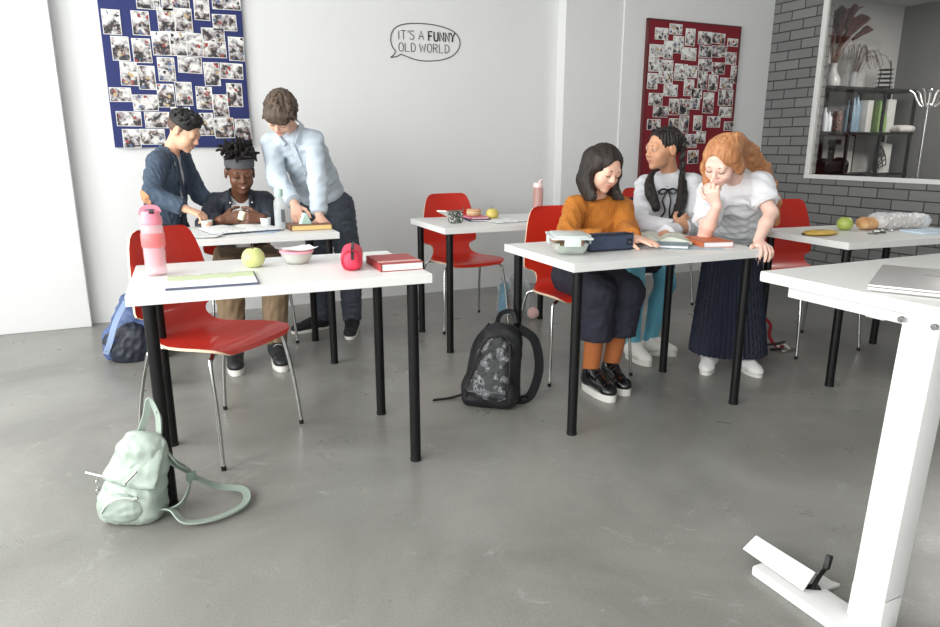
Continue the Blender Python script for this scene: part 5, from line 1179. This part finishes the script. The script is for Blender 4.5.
for i in range(84):
    a = rs.uniform(0, 2 * PI); e = rs.uniform(.02, 1.0) ** .6 * 1.30
    d0 = V3(math.sin(e) * math.cos(a), math.sin(e) * math.sin(a), math.cos(e)); L = rs.uniform(.038, .058)
    p0 = g.H(*(np.array((0, -.008, .066)) + d0 * np.array((.066, .082, .072))))
    dw = d0[0] * g.S + d0[1] * g.F + d0[2] * g.U; p1 = p0 + dw * L * .6 + V3(0, 0, .010) + rs.normal(0, .009, 3); p2 = p1 + dw * L * .35 + V3(0, 0, -.014 * math.sin(e)) + rs.normal(0, .013, 3)
    wpart(g.root, 'dreadlock', tube(smooth_path([p0, p1, p2], 4), .0088, 7, scale=[1, 1.1, 1, 1.05, .95, 1.05, .9, .8, .55]), mat('dread_black', (24, 20, 19), .85), hr)
hb = []
for i in range(36):
    a = 2 * PI * i / 36; hb.append(g.H(.0785 * math.sin(a), -.010 + .0985 * math.cos(a), .066 + .008 * math.cos(a)))
wpart(g.root, 'headband', ribbon(hb, .006, .050 * g.s, up=g.U, closed=True), mat('grey_jersey', (82, 83, 86), .85, bump=.2, bscale=300))
mid = (J['wrR'] + J['wrL']) / 2 + V3(0, -.012, .022)
one('snack_wrap', 'white wrapped snack held between the headband boy\'s hands', 'snack', xf(lathe([(.006, -.028), (.019, -.024), (.021, 0), (.019, .024), (.006, .028)], 20), (0, 0, 0), ry=.35), ramp_mat('wrap_print', [(.4, (232, 232, 220)), (.52, (190, 206, 150)), (.6, (232, 232, 220))], scale=40), mid)

# ---------------------------------------------------------------- the standing boy in the pale blue shirt
J = dict(head=at_y(281, 114, 4.08), hF=V3(-.38, -.52, -.80), hU=V3(.05, -.3, 1), neck=at_y(292, 131, 4.20), chest=at_y(305, 156, 4.28), pelvis=V3(.985, 4.40, .84),
 shR=at_y(271, 143, 4.28), shL=at_y(314, 140, 4.16), elR=at_y(277, 178, 4.20), wrR=at_y(294, 203, 4.00), elL=at_y(318, 180, 4.00), wrL=at_y(319, 215, 3.91),
 hdR=V3(.05, -.55, -.80), hnR=V3(.4, .75, -.5), curlR=.42, hdL=V3(.20, -.70, -.48), hnL=V3(-.2, .3, -.92), curlL=.25,
 hipL=V3(1.055, 4.34, .82), hipR=V3(.925, 4.44, .82), knL=V3(1.09, 4.28, .46), knR=V3(.93, 4.44, .45), anL=V3(1.095, 4.29, .085), anR=V3(.925, 4.43, .085), toeL=V3(-.35, -.94, 0), toeR=V3(-.97, -.22, 0))
check('b3', J)
g = figure('person', 'standing person in pale blue shirt and dark trousers leaning over the boys\' table', J, SK_LIGHT, .99, brow=(66, 50, 40), lips=(190, 120, 108))
M_SH = mat('pale_blue_cotton', (190, 201, 211), .8, var=.05, scale=30, bump=.15, bscale=260)
f = Field(); torso(f, g, .024, belly=.012)
for q in 'LR': sleeve(f, g, q, .014, .95, r0=.040, r1=.041, r2=.031)
wn = unit(g.waist - J['pelvis'])
f.disp(folds(107, .008, .15)); f.cut(half(J['pelvis'] + wn * .055, -wn))
for q in 'LR': f.cut(cuffcut(g, q, .95))
sh_ = wpart(g.root, 'shirt', f.mesh(.0055), M_SH)
for q in 'LR':
    a, b_ = J['el' + q], J['wr' + q]; d = unit(b_ - a); f = Field(); f.add(*f_cap(a + (b_ - a) * .78, a + (b_ - a) * .97, .041, .036), k=.01); f.cut(half(a + (b_ - a) * .97, d)); f.cut(half(a + (b_ - a) * .78, -d))
    wpart(g.root, 'cuff', f.mesh(.004), mat('pale_blue_cuff', (196, 207, 217), .8), sh_)
ax = unit(J['neck'] - J['chest']); fwd = unit(np.cross(g.bs, ax))
for a in (-1, 1):
    wpart(g.root, 'collar', ribbon(smooth_path([J['neck'] + g.bs * a * .012 - fwd * .066 + ax * .040, J['neck'] + g.bs * a * .068 - fwd * .015 + ax * .034, J['neck'] + g.bs * a * .064 + fwd * .062 + ax * .010, J['neck'] + g.bs * a * .036 + fwd * .096 - ax * .026], 6), .042, .006, up=g.bs * a + ax * .2 + fwd * .2), mat('pale_blue_cuff', (196, 207, 217), .8), sh_)
for i in range(5): wpart(g.root, 'button', ball(J['neck'] + fwd * (.092 + .012 * min(i, 2)) - ax * (.035 + .065 * i), .0055, 8), mat('white_button', (236, 236, 234), .3), sh_)
wpart(g.root, 'placket', ribbon(smooth_path([J['neck'] + fwd * (.085 + .013 * min(i, 2)) - ax * (.02 + .065 * i) for i in range(5)], 4), .028, .004, up=fwd), M_SH, sh_)
tr = trouser(g, mat('dark_grey_denim', (66, 72, 82), .8, var=.12, scale=16), rs=(.092, .074, .060), hem=.02, seed=9, amp=.008)
f = Field(); f.add(*f_ecap(J['pelvis'] + wn * .045, J['pelvis'] + wn * .075, g.hs, (.134, .106), (.132, .104)), k=.01); f.cut(half(J['pelvis'] + wn * .080, wn)); f.cut(half(J['pelvis'] + wn * .044, -wn))
wpart(g.root, 'belt', f.mesh(.005), mat('black_belt', (28, 28, 30), .5), tr)
for q in 'LR': shoe(g, q, mat('black_canvas', (26, 27, 29), .7), mat('white_rubber', (222, 220, 214), .5), h=.020, w=.042, L=.25, laces=mat('lace_black', (40, 40, 42), .8))
f = Field(); f.add(*f_ell(g.H(0, -.012, .045), np.array((.083, .103, .086)) * g.s, g.M), k=.01)
f.add(*f_ell(g.H(.0, .055, .075), np.array((.074, .058, .046)) * g.s, g.M), k=.03); f.add(*f_ell(g.H(.02, .088, .052), np.array((.050, .020, .030)) * g.s, g.M), k=.02); f.add(*f_ell(g.H(-.03, .084, .055), np.array((.034, .020, .030)) * g.s, g.M), k=.02)
f.sub(*f_ell(g.H(0, .10, -.045), np.array((.090, .062, .078)) * g.s, g.M), k=.006); f.cut(half(g.H(0, -.01, -.022), -g.U - .35 * g.F), k=.01)
tufts(f, g, 230, 7, -.15, .040, .0095, lambda d: (d[0] * .30 + .25, .85 - .4 * max(0, d[1]), -.05 - .5 * max(0, d[1]) + .25 * d[2]) if d[1] > -.3 else (d[0] * .2, -.1, -.8), .15, rad=(.082, .102, .084), front=.12)
wpart(g.root, 'hair', f.mesh(.004), hair_mat('hair_brown', (58, 46, 38), (118, 100, 84)))
# ---------------------------------------------------------------- the girl in the mustard sweater
J = dict(head=at_y(603, 169, 2.86), hF=V3(.07, -.90, -.40), hU=V3(.10, 0, 1), neck=at_y(598, 201, 2.93), chest=at_y(598, 224, 2.95), pelvis=V3(2.03, 3.02, .535),
 shR=at_y(576, 207, 2.93), shL=at_y(621, 208, 2.90), elR=at_y(565, 240, 2.80), wrR=at_y(603, 238, 2.66), elL=V3(2.14, 2.79, .775), wrL=at_z(631, 237, .79),
 hdR=V3(.9, -.35, -.05), hnR=V3(.1, .4, -.9), curlR=.5, hdL=V3(.25, -.93, -.10), hnL=V3(0, -.1, -1), curlL=.10, spreadL=.3,
 hipL=V3(2.11, 2.98, .53), hipR=V3(1.94, 2.99, .53), knL=V3(2.065, 2.66, .495), knR=V3(1.895, 2.66, .50), anL=V3(2.03, 2.73, .105), anR=V3(1.885, 2.69, .105), toeL=V3(-.15, -1, 0), toeR=V3(.02, -1, 0))
check('g1', J)
g = figure('person', 'seated person in mustard sweater with shoulder-length dark hair at the front table', J, SK_LIGHT, .96, brow=(48, 34, 28), lips=(196, 128, 116))
M_MUS = ramp_mat('mustard_knit', [(.2, (168, 100, 32)), (.6, (186, 116, 42))], tex='wave', scale=34, rough=.9, dist=2.0, bump=.35, mapscale=(1, 1, .15))
f = Field(); torso(f, g, .034, belly=.010)
for q in 'LR': sleeve(f, g, q, .014, .97, r0=.043, r1=.042, r2=.030)
f.disp(folds(111, .007, .12)); f.cut(plane_above(.50))
for q in 'LR': f.cut(cuffcut(g, q, .97))
ax = unit(g.H(0, -.018, -.045) - J['neck'])
f.add(*f_cap(J['neck'] - ax * .02, J['neck'] + ax * .030, .062, .054), k=.02); f.cut(lambda P, h=half(J['neck'] + ax * .034, ax), p=J['neck'].astype(np.float32): np.minimum(h(P), .10 - np.linalg.norm(P - p, axis=1)))
sw_ = wpart(g.root, 'sweater', f.mesh(.0055), M_MUS)
for q in 'LR':
    a, b_ = J['el' + q], J['wr' + q]; d = unit(b_ - a); f = Field(); f.add(*f_cap(a + (b_ - a) * .82, a + (b_ - a) * 1.0, .050, .044), k=.01); f.cut(half(a + (b_ - a) * 1.0, d)); f.cut(half(a + (b_ - a) * .80, -d)); f.disp(folds(112, .003, .02))
    wpart(g.root, 'cuff', f.mesh(.005), M_MUS, sw_)
M_CUL = mat('navy_culottes', (36, 37, 50), .8, var=.1, scale=12)
f = Field(); f.add(*f_ecap(J['pelvis'] - V3(0, 0, .03), J['pelvis'] * .4 + g.waist * .6, g.hs, (.150, .118), (.115, .09)), k=.03)
for q in 'LR':
    a, b_, c = J['hip' + q], J['kn' + q], J['an' + q]; e = b_ * .47 + c * .53 + V3(0, .01, 0)
    f.add(*f_cap(a, b_, .100, .080), k=.03); f.add(*f_ecap(b_ + V3(0, .01, 0), e, g.hs, (.078, .085), (.086, .112)), k=.03)
f.disp(folds(113, .007, .09)); f.cut(plane_above(.275))
wpart(g.root, 'culottes', f.mesh(.006), M_CUL)
for q in 'LR':
    f = Field(); f.add(*f_cap(J['kn' + q] * .5 + J['an' + q] * .5, J['an' + q] - V3(0, 0, .02), .050, .040), k=.02); f.disp(folds(114, .002, .03)); f.cut(plane_below(.31))
    wpart(g.root, 'sock', f.mesh(.005), mat('rust_sock', (176, 104, 58), .85, bump=.2, bscale=300))
    shoe(g, q, mat('black_patent', (16, 17, 20), .12, coat=.6), mat('white_rubber', (222, 220, 214), .5), h=.036, w=.046, L=.235, up=.06, laces=mat('lace_black', (40, 40, 42), .8))
M_H1 = hair_mat('hair_dark_brown', (20, 14, 12), (52, 38, 31))
f = Field(); f.add(*f_ell(g.H(0, -.012, .042), np.array((.084, .104, .086)) * g.s, g.M), k=.01)
f.sub(*f_ell(g.H(.006, .104, -.008), np.array((.068, .072, .100)) * g.s, g.M), k=.006)
for a in (-1, 1):                                                # the two curtains that fall to the shoulders
    top = g.H(a * .060, -.005, .055)
    pts = [top, g.H(a * .078, -.022 if a < 0 else .010, -.01), g.H(a * .082, -.022 if a < 0 else .012, -.075), g.hc + V3(0, 0, -.150) + g.S * a * .082 + V3(0, -.02 if a < 0 else -.04, 0)]
    for (p, r), (p2, r2) in zip(list(zip(pts, (.034, .034, .038, .036)))[:-1], list(zip(pts, (.034, .034, .038, .036)))[1:]): f.add(*f_ecap(p, p2, g.F, (r * 1.15, r * .62), (r2 * 1.15, r2 * .62)), k=.03)
    p3 = g.hc + V3(0, .045, -.10) + g.S * a * .050; f.add(*f_ecap(g.H(a * .05, -.06, .03), p3, g.S, (.045, .045), (.052, .030)), k=.03)
f.disp(strands(g, 52, .0013, seed=5)); f.disp(folds(80, .004, .09, aniso=(1, 1, .3))); f.cut(plane_above(float(g.hc[2]) - .152))
wpart(g.root, 'hair', f.mesh(.004), M_H1)

# ---------------------------------------------------------------- the girl with braids
J = dict(head=at_y(664, 150, 3.06), hF=V3(-.98, .10, -.05), neck=at_y(671, 178, 3.10), chest=at_y(668, 204, 3.13), pelvis=V3(2.62, 3.27, .70),
 shR=at_y(646, 186, 3.17), shL=at_y(692, 184, 2.99), elR=at_y(640, 226, 2.95), wrR=at_y(675, 228, 2.80), elL=at_y(696, 224, 2.90), wrL=at_y(664, 235, 2.70),
 hdR=V3(.80, .05, .35), hnR=V3(.1, .75, -.4), curlR=.45, hdL=V3(-.8, -.45, -.05), hnL=V3(0, .1, -1), curlL=.3,
 hipL=V3(2.70, 3.24, .69), hipR=V3(2.54, 3.27, .69), knL=V3(2.665, 3.09, .41), knR=V3(2.44, 3.09, .42), anL=V3(2.555, 3.06, .09), anR=V3(2.40, 3.02, .09), toeL=V3(.75, -.65, 0), toeR=V3(.02, -1, 0))
check('g2', J)
g = figure('person', 'person with two dark braids, white shirt and teal tights leaning on the table', J, SK_TAN, 1.0, eyes=.75, brow=(34, 26, 24), lips=(184, 118, 106))
g.J['gaze'] = 0
M_WS = mat('white_shirt', (212, 213, 218), .75, bump=.12, bscale=220)
f = Field(); torso(f, g, .026, belly=.008)
for q in 'LR': sleeve(f, g, q, .014, .95, r0=.042, r1=.041, r2=.030)
f.disp(folds(121, .008, .14)); wn = unit(g.waist - J['pelvis']); f.cut(half(J['pelvis'] + wn * .06, -wn))
for q in 'LR': f.cut(cuffcut(g, q, .95))
sh_ = wpart(g.root, 'shirt', f.mesh(.0055), M_WS)
ax = unit(J['neck'] - J['chest']); fwd = unit(np.cross(g.bs, ax)); na = unit(g.H(0, -.018, -.045) - J['neck'])
cpts = [J['neck'] + na * .028 + .058 * (math.cos(a) * fwd + math.sin(a) * g.bs) - ax * .016 * (1 + math.cos(a)) for a in np.linspace(.15, 2 * PI - .15, 24)]
wpart(g.root, 'collar', ribbon(cpts, .006, .040, up=na), M_WS, sh_)
for a in (-1, 1):
    wpart(g.root, 'collar_point', ribbon(smooth_path([J['neck'] + fwd * .062 + g.bs * a * .012 - ax * .012, J['neck'] + fwd * .074 + g.bs * a * .042 - ax * .035], 4), .04, .005, up=fwd), M_WS, sh_)
M_RIB = mat('black_ribbon', (22, 22, 26), .4)
kn_ = J['neck'] + fwd * .120 - ax * .036
rbp = [J['neck'] + na * .018 + .082 * (math.cos(a) * fwd * 1.15 + math.sin(a) * g.bs) - ax * .020 * (1 + math.cos(a)) for a in np.linspace(0, 2 * PI, 26, endpoint=False)]
rb_ = wpart(g.root, 'neck_ribbon', ribbon(rbp, .004, .008, up=na, closed=True), M_RIB)
for a in (-1, 1):
    wpart(g.root, 'bow_loop', ribbon(smooth_path([kn_, kn_ + g.bs * a * .028 + fwd * .012 + ax * .010, kn_ + g.bs * a * .048 + fwd * .010 - ax * .006, kn_ + g.bs * a * .026 + fwd * .016 - ax * .018, kn_], 5), .010, .003, up=fwd), M_RIB, rb_)
    wpart(g.root, 'bow_tail', ribbon(smooth_path([kn_, kn_ + g.bs * a * .022 + fwd * .026 - ax * .05, kn_ + g.bs * (a * .012 + .01) + fwd * .030 - ax * .11, kn_ + g.bs * (a * .03) + fwd * .030 - ax * .16], 5), .009, .003, up=fwd), M_RIB, rb_)
wpart(g.root, 'bow_knot', ball(kn_ + fwd * .004, .008, 8), M_RIB, rb_)
f = Field(); f.add(*f_ecap(J['pelvis'] + wn * .07, J['pelvis'] - V3(0, .05, .20), g.hs, (.118, .095), (.175, .125)), k=.03)
pc_ = J['pelvis'].astype(np.float32)
f.disp(lambda P: .007 * np.sin(np.arctan2(P[:, 0] - pc_[0], P[:, 1] - pc_[1]) * 22)); f.cut(plane_above(.475)); f.cut(half(J['pelvis'] + wn * .085, wn))
wpart(g.root, 'skirt', f.mesh(.006), mat('dark_navy_skirt', (34, 36, 48), .8))
for q in 'LR':
    f = Field(); k = 1.0; a, b_, c = J['hip' + q], J['kn' + q], J['an' + q]; cf = b_ * .68 + c * .32 - unit(J['toe' + q]) * .010
    f.add(*f_cap(a, b_, .084, .060), k=.03); f.add(*f_cap(b_, cf, .058, .057), k=.02); f.add(*f_cap(cf, c, .057, .040), k=.02); f.add(*f_cap(c, c - V3(0, 0, .045), .040, .040), k=.02); f.cut(plane_below(.56))
    wpart(g.root, 'tights', f.mesh(.0055), mat('teal_tights', (96, 166, 188), .7, bump=.1, bscale=300))
    shoe(g, q, mat('white_leather', (226, 224, 218), .5), mat('white_rubber', (222, 220, 214), .5), h=.026, w=.039, L=.19, laces=mat('lace_white', (232, 232, 228), .8))
M_H2 = hair_mat('hair_near_black', (17, 13, 12), (44, 33, 30))
f = Field(); f.add(*f_ell(g.H(0, -.012, .042), np.array((.081, .100, .084)) * g.s, g.M), k=.01)
f.sub(*f_ell(g.H(0, .096, -.018), np.array((.10, .074, .108)) * g.s, g.M), k=.006)
for a in (-1, 1): f.sub(*f_ell(g.H(a * .085, .02, -.02), np.array((.03, .042, .046)) * g.s, g.M), k=.01)
f.cut(half(g.H(0, -.03, -.060), -g.U + .15 * g.F), k=.01); f.disp(strands(g, 28, .0024, seed=8))
hr = wpart(g.root, 'hair', f.mesh(.004), M_H2)
def braid(path, r, tail):
    P_ = smooth_path(path, 10); n = len(P_); nt_ = int(n * tail); ms = []
    for j in range(2):
        pts = []
        for i in range(nt_):
            t = unit(P_[min(i + 1, n - 1)] - P_[max(i - 1, 0)]); u = unit(np.cross(t, g.F)); a = i * .85 + j * PI
            pts.append(P_[i] + u * math.cos(a) * r * .75 + np.cross(u, t) * math.sin(2 * a) * r * .3)
        ms.append(tube(pts, r * .78, 8))
    f = Field(); 
    for i in range(nt_ - 2, n - 1):
        q = (i - nt_ + 2) / max(1, n - nt_); f.add(*f_cap(P_[i], P_[i + 1], r * (.9 + 1.1 * math.sin(min(1, q * 2.0) * PI / 2)) * (1 - .40 * q), r * (.9 + 1.1 * math.sin(min(1, q * 2.0) * PI / 2)) * (1 - .40 * q)), k=.01)
    f.disp(strands(g, 60, .002, c=P_[-1] + V3(0, 0, .2))); f.disp(folds(5, .003, .02, aniso=(1, 1, .2)))
    b_ = wpart(g.root, 'braid', merge(*ms), M_H2, hr)
    wpart(g.root, 'braid_end', f.mesh(.004), M_H2, hr)
for pts, r in (([g.H(-.03, -.075, .09), g.H(.055, -.085, .05), g.H(.074, -.068, -.01), at_y(682, 176, 2.99), at_y(682, 196, 2.95), at_y(677, 213, 2.92), at_y(669, 229, 2.88)], .0150),
               ([g.H(.03, -.05, .11), g.H(-.055, -.075, .04), g.H(-.066, -.045, -.05), at_y(651, 176, 3.05), at_y(650, 190, 3.01), at_y(653, 199, 2.99), at_y(656, 208, 2.97)], .0150)):
    braid(pts, r, .52)
for i in range(2):      # the crown braids over each side of the head
    a = (-1, 1)[i]; braid_p = [g.H(a * .03, .055, .105), g.H(a * .055, .01, .105), g.H(a * .070, -.045, .075), g.H(a * .066, -.085, .02)]
    P_ = smooth_path(braid_p, 8); ms = []
    for j in range(2): ms.append(tube([p + g.F * .006 * math.cos(k_ * .9 + j * PI) + g.S * .004 * math.sin(k_ * 1.8) for k_, p in enumerate(P_)], .0075, 8))
    wpart(g.root, 'crown_braid', merge(*ms), M_H2, hr)

# ---------------------------------------------------------------- the ginger girl leaning on the table corner
J = dict(head=at_y(723, 161, 2.44), hF=V3(-.78, -.27, -.58), hU=V3(0, -.12, 1), neck=at_y(739, 184, 2.58), chest=at_y(743, 207, 2.67), pelvis=V3(2.90, 2.83, .745),
 shR=at_y(712, 194, 2.64), shL=at_y(758, 187, 2.46), elR=at_y(704, 238, 2.52), wrR=at_y(717, 206, 2.42), elL=at_y(771, 213, 2.36), wrL=at_y(758, 241, 2.285),
 hdR=V3(-.48, .02, .85), hnR=V3(.75, .45, .45), curlR=1.0, hdL=V3(-.30, -.86, -.22), hnL=V3(-.1, .2, -.95), curlL=.55, spreadL=.5,
 hipL=V3(2.95, 2.76, .73), hipR=V3(2.83, 2.88, .73), knL=V3(2.90, 2.70, .40), knR=V3(2.76, 2.78, .40), anL=V3(2.85, 2.64, .085), anR=V3(2.71, 2.735, .085), toeL=V3(-.25, -1, 0), toeR=V3(-.85, -.7, 0))
check('g3', J)
g = figure('person', 'ginger-haired person in white blouse and long navy skirt leaning on table corner', J, SK_PALE, .96, brow=(150, 100, 66), lips=(206, 136, 124))
M_BL = mat('white_blouse', (224, 226, 230), .75, bump=.1, bscale=240)
f = Field(); torso(f, g, .028, belly=.036)
for q in 'LR': sleeve(f, g, q, .028, short=.62, flare=-.004)
f.add(*f_ecap(J['chest'] * .6 + J['neck'] * .4 - V3(.045, .045, .01), J['chest'] * .5 + J['pelvis'] * .5 + V3(-.085, -.07, .0), g.bs, (.125, .095), (.125, .090)), k=.07); f.disp(folds(131, .010, .13)); wn = unit(g.waist - J['pelvis']); f.cut(half(J['pelvis'] + wn * .075, -wn))
for q in 'LR':
    p = J['sh' + q] + (J['el' + q] - J['sh' + q]) * .66; d = unit(J['el' + q] - J['sh' + q]); h_ = half(p, d); p3 = p.astype(np.float32)
    f.cut(lambda P, h_=h_, p3=p3: np.minimum(h_(P), .11 - np.linalg.norm(P - p3, axis=1)))
ax = unit(J['neck'] - J['chest']); fwd = unit(np.cross(g.bs, ax))
f.sub(*f_ell(J['neck'] + fwd * .05 + ax * .012, (.062, .062, .05)), k=.008)
bl_ = wpart(g.root, 'blouse', f.mesh(.0055), M_BL)
for q in 'LR':
    p = J['sh' + q] + (J['el' + q] - J['sh' + q]) * .63; d = unit(J['el' + q] - J['sh' + q]); u = unit(np.cross(d, V3(.3, .2, .9))); w_ = np.cross(d, u)
    wpart(g.root, 'sleeve_band', tube([p + .050 * (u * math.cos(a) + w_ * math.sin(a)) for a in np.linspace(0, 2 * PI, 24, endpoint=False)], .012, 8, True), M_BL, bl_)
f = Field(); low = V3(2.80, 2.70, .07)
f.add(*f_ecap(J['pelvis'] + wn * .08, J['pelvis'] - V3(.01, .01, .10), g.hs, (.112, .09), (.150, .118)), k=.03); f.add(*f_ecap(J['pelvis'] - V3(.01, .01, .10), low, V3(.85, -.5, 0), (.150, .118), (.205, .165)), k=.04)
def pleat(P):
    t = np.clip((.80 - P[:, 2]) / .7, 0, 1); cx_ = J['pelvis'][0] + (low[0] - J['pelvis'][0]) * t; cy_ = J['pelvis'][1] + (low[1] - J['pelvis'][1]) * t
    a = np.arctan2(P[:, 0] - cx_, P[:, 1] - cy_); return (.004 + .008 * t) * (np.abs(np.sin(a * 21 + .3 * np.sin(P[:, 2] * 9))) - .6) * 1.6
f.disp(pleat); f.cut(plane_above(.085)); f.cut(half(J['pelvis'] + wn * .10, wn))
wpart(g.root, 'skirt', f.mesh(.006), mat('navy_pleats', (23, 28, 46), .75))
for q in 'LR': shoe(g, q, mat('white_knit', (226, 226, 224), .8, bump=.3, bscale=300), mat('white_rubber', (222, 220, 214), .5), h=.018, w=.040, L=.22, up=.045)
M_H3 = hair_mat('hair_ginger', (158, 100, 62), (216, 160, 112))
f = Field(); f.add(*f_ell(g.H(0, -.012, .042), np.array((.083, .102, .085)) * g.s, g.M), k=.01)
f.sub(*f_ell(g.H(-.006, .104, -.012), np.array((.066, .070, .104)) * g.s, g.M), k=.006)
# the long fall over the back and the near shoulder
stream = [g.H(.03, -.050, .075), at_y(750, 155, 2.53), at_y(762, 171, 2.57), at_y(770, 188, 2.585), at_y(775, 204, 2.59), at_y(777, 224, 2.60)]
for (p, r), (p2, r2) in zip(list(zip(stream, (.052, .046, .042, .036, .028, .012)))[:-1], list(zip(stream, (.052, .046, .042, .036, .028, .012)))[1:]): f.add(*f_ecap(p, p2, V3(.62, -.28, .73), (r * 1.05, r * .50), (r2 * 1.05, r2 * .42)), k=.03)
rs = np.random.RandomState(15)
for i in range(26):                                            # single locks over the fall
    u = V3(.62, -.28, .73) * rs.uniform(-.036, .036) + V3(-.3, -.8, .2) * rs.uniform(.004, .020); n_ = rs.randint(4, 7)
    P_ = smooth_path([q + u * (1 - .13 * m_) + rs.normal(0, .003, 3) for m_, q in enumerate(stream[:n_])], 4)
    for a, b_ in zip(P_[:-1], P_[1:]): f.add(*f_cap(a, b_, .0085, .0075), k=.004)
pts = [(g.H(.062, .015, .04), .032), (g.H(.076, -.005, -.025), .028), (g.H(.070, -.045, -.07), .026)]
for (p, r), (p2, r2) in zip(pts[:-1], pts[1:]): f.add(*f_ecap(p, p2, g.F, (r * 1.1, r * .6), (r2 * 1.1, r2 * .6)), k=.02)
pts = [(g.H(-.060, .02, .05), .032), (g.H(-.078, .02, -.03), .028), (g.hc - g.S * .066 + V3(0, 0, -.10), .024), (g.hc - g.S * .064 + V3(.005, .01, -.15), .012)]
for (p, r), (p2, r2) in zip(pts[:-1], pts[1:]): f.add(*f_ecap(p, p2, g.F, (r * 1.1, r * .6), (r2 * 1.1, r2 * .6)), k=.02)
f.disp(strands(g, 60, .0014, seed=12)); f.disp(folds(83, .005, .09, aniso=(1, 1, .3)))
wpart(g.root, 'hair', f.mesh(.004), M_H3)

# the navy jacket on the chair behind
f = Field(); f.add(*f_ecap((3.46, 4.50, .60), (3.52, 4.46, .80), (.94, .34, 0), (.17, .03), (.15, .03)), k=.02); f.disp(folds(140, .012, .09)); f.cut(plane_below(.80))
one('jacket', 'navy jacket hung over the back of a red chair behind the girls', 'jacket', f.mesh(.008), mat('navy_jacket', (40, 46, 66), .8), (0, 0, 0))
# ================================================================== LIGHT
def area(name, loc, rot, sx, sy, power, col=(1, 1, 1), spread=180):
    l = bpy.data.lights.new(name, 'AREA'); l.shape = 'RECTANGLE'; l.size = sx; l.size_y = sy; l.energy = power; l.color = col; l.spread = R(spread)
    o = bpy.data.objects.new(name, l); C.objects.link(o); o.location = loc; o.rotation_euler = rot; return o
for i, (a, b_) in enumerate(LW):
    area('window_daylight', (XL - .03, (a + b_) / 2, 1.8), (0, -PI / 2, 0), 2.0, b_ - a - .1, [84, 92, 86, 78][i], (.995, 1, .985))
area('rear_fill_light', (-.4, -3.42, 1.88), (PI / 2, 0, 0), 3.8, 2.0, 42, (1, .99, .965))  # added fill from behind the camera, not a known window
area('fill_light_beyond', (6.3, 2.9, NZ - .02), (0, 0, 0), .6, 1.2, 110, (1, .97, .92))  # added fill that brightens the room behind the glass, no visible fixture
wd = bpy.data.worlds.new('daylight'); SC.world = wd; wd.use_nodes = True
bg = wd.node_tree.nodes['Background']; bg.inputs[0].default_value = (.98, .99, 1, 1); bg.inputs[1].default_value = 1.0
SC.view_settings.view_transform = 'Standard'; SC.view_settings.look = 'None'; SC.view_settings.gamma = 1; SC.view_settings.use_curve_mapping = False
SC.view_settings.exposure = 0.16
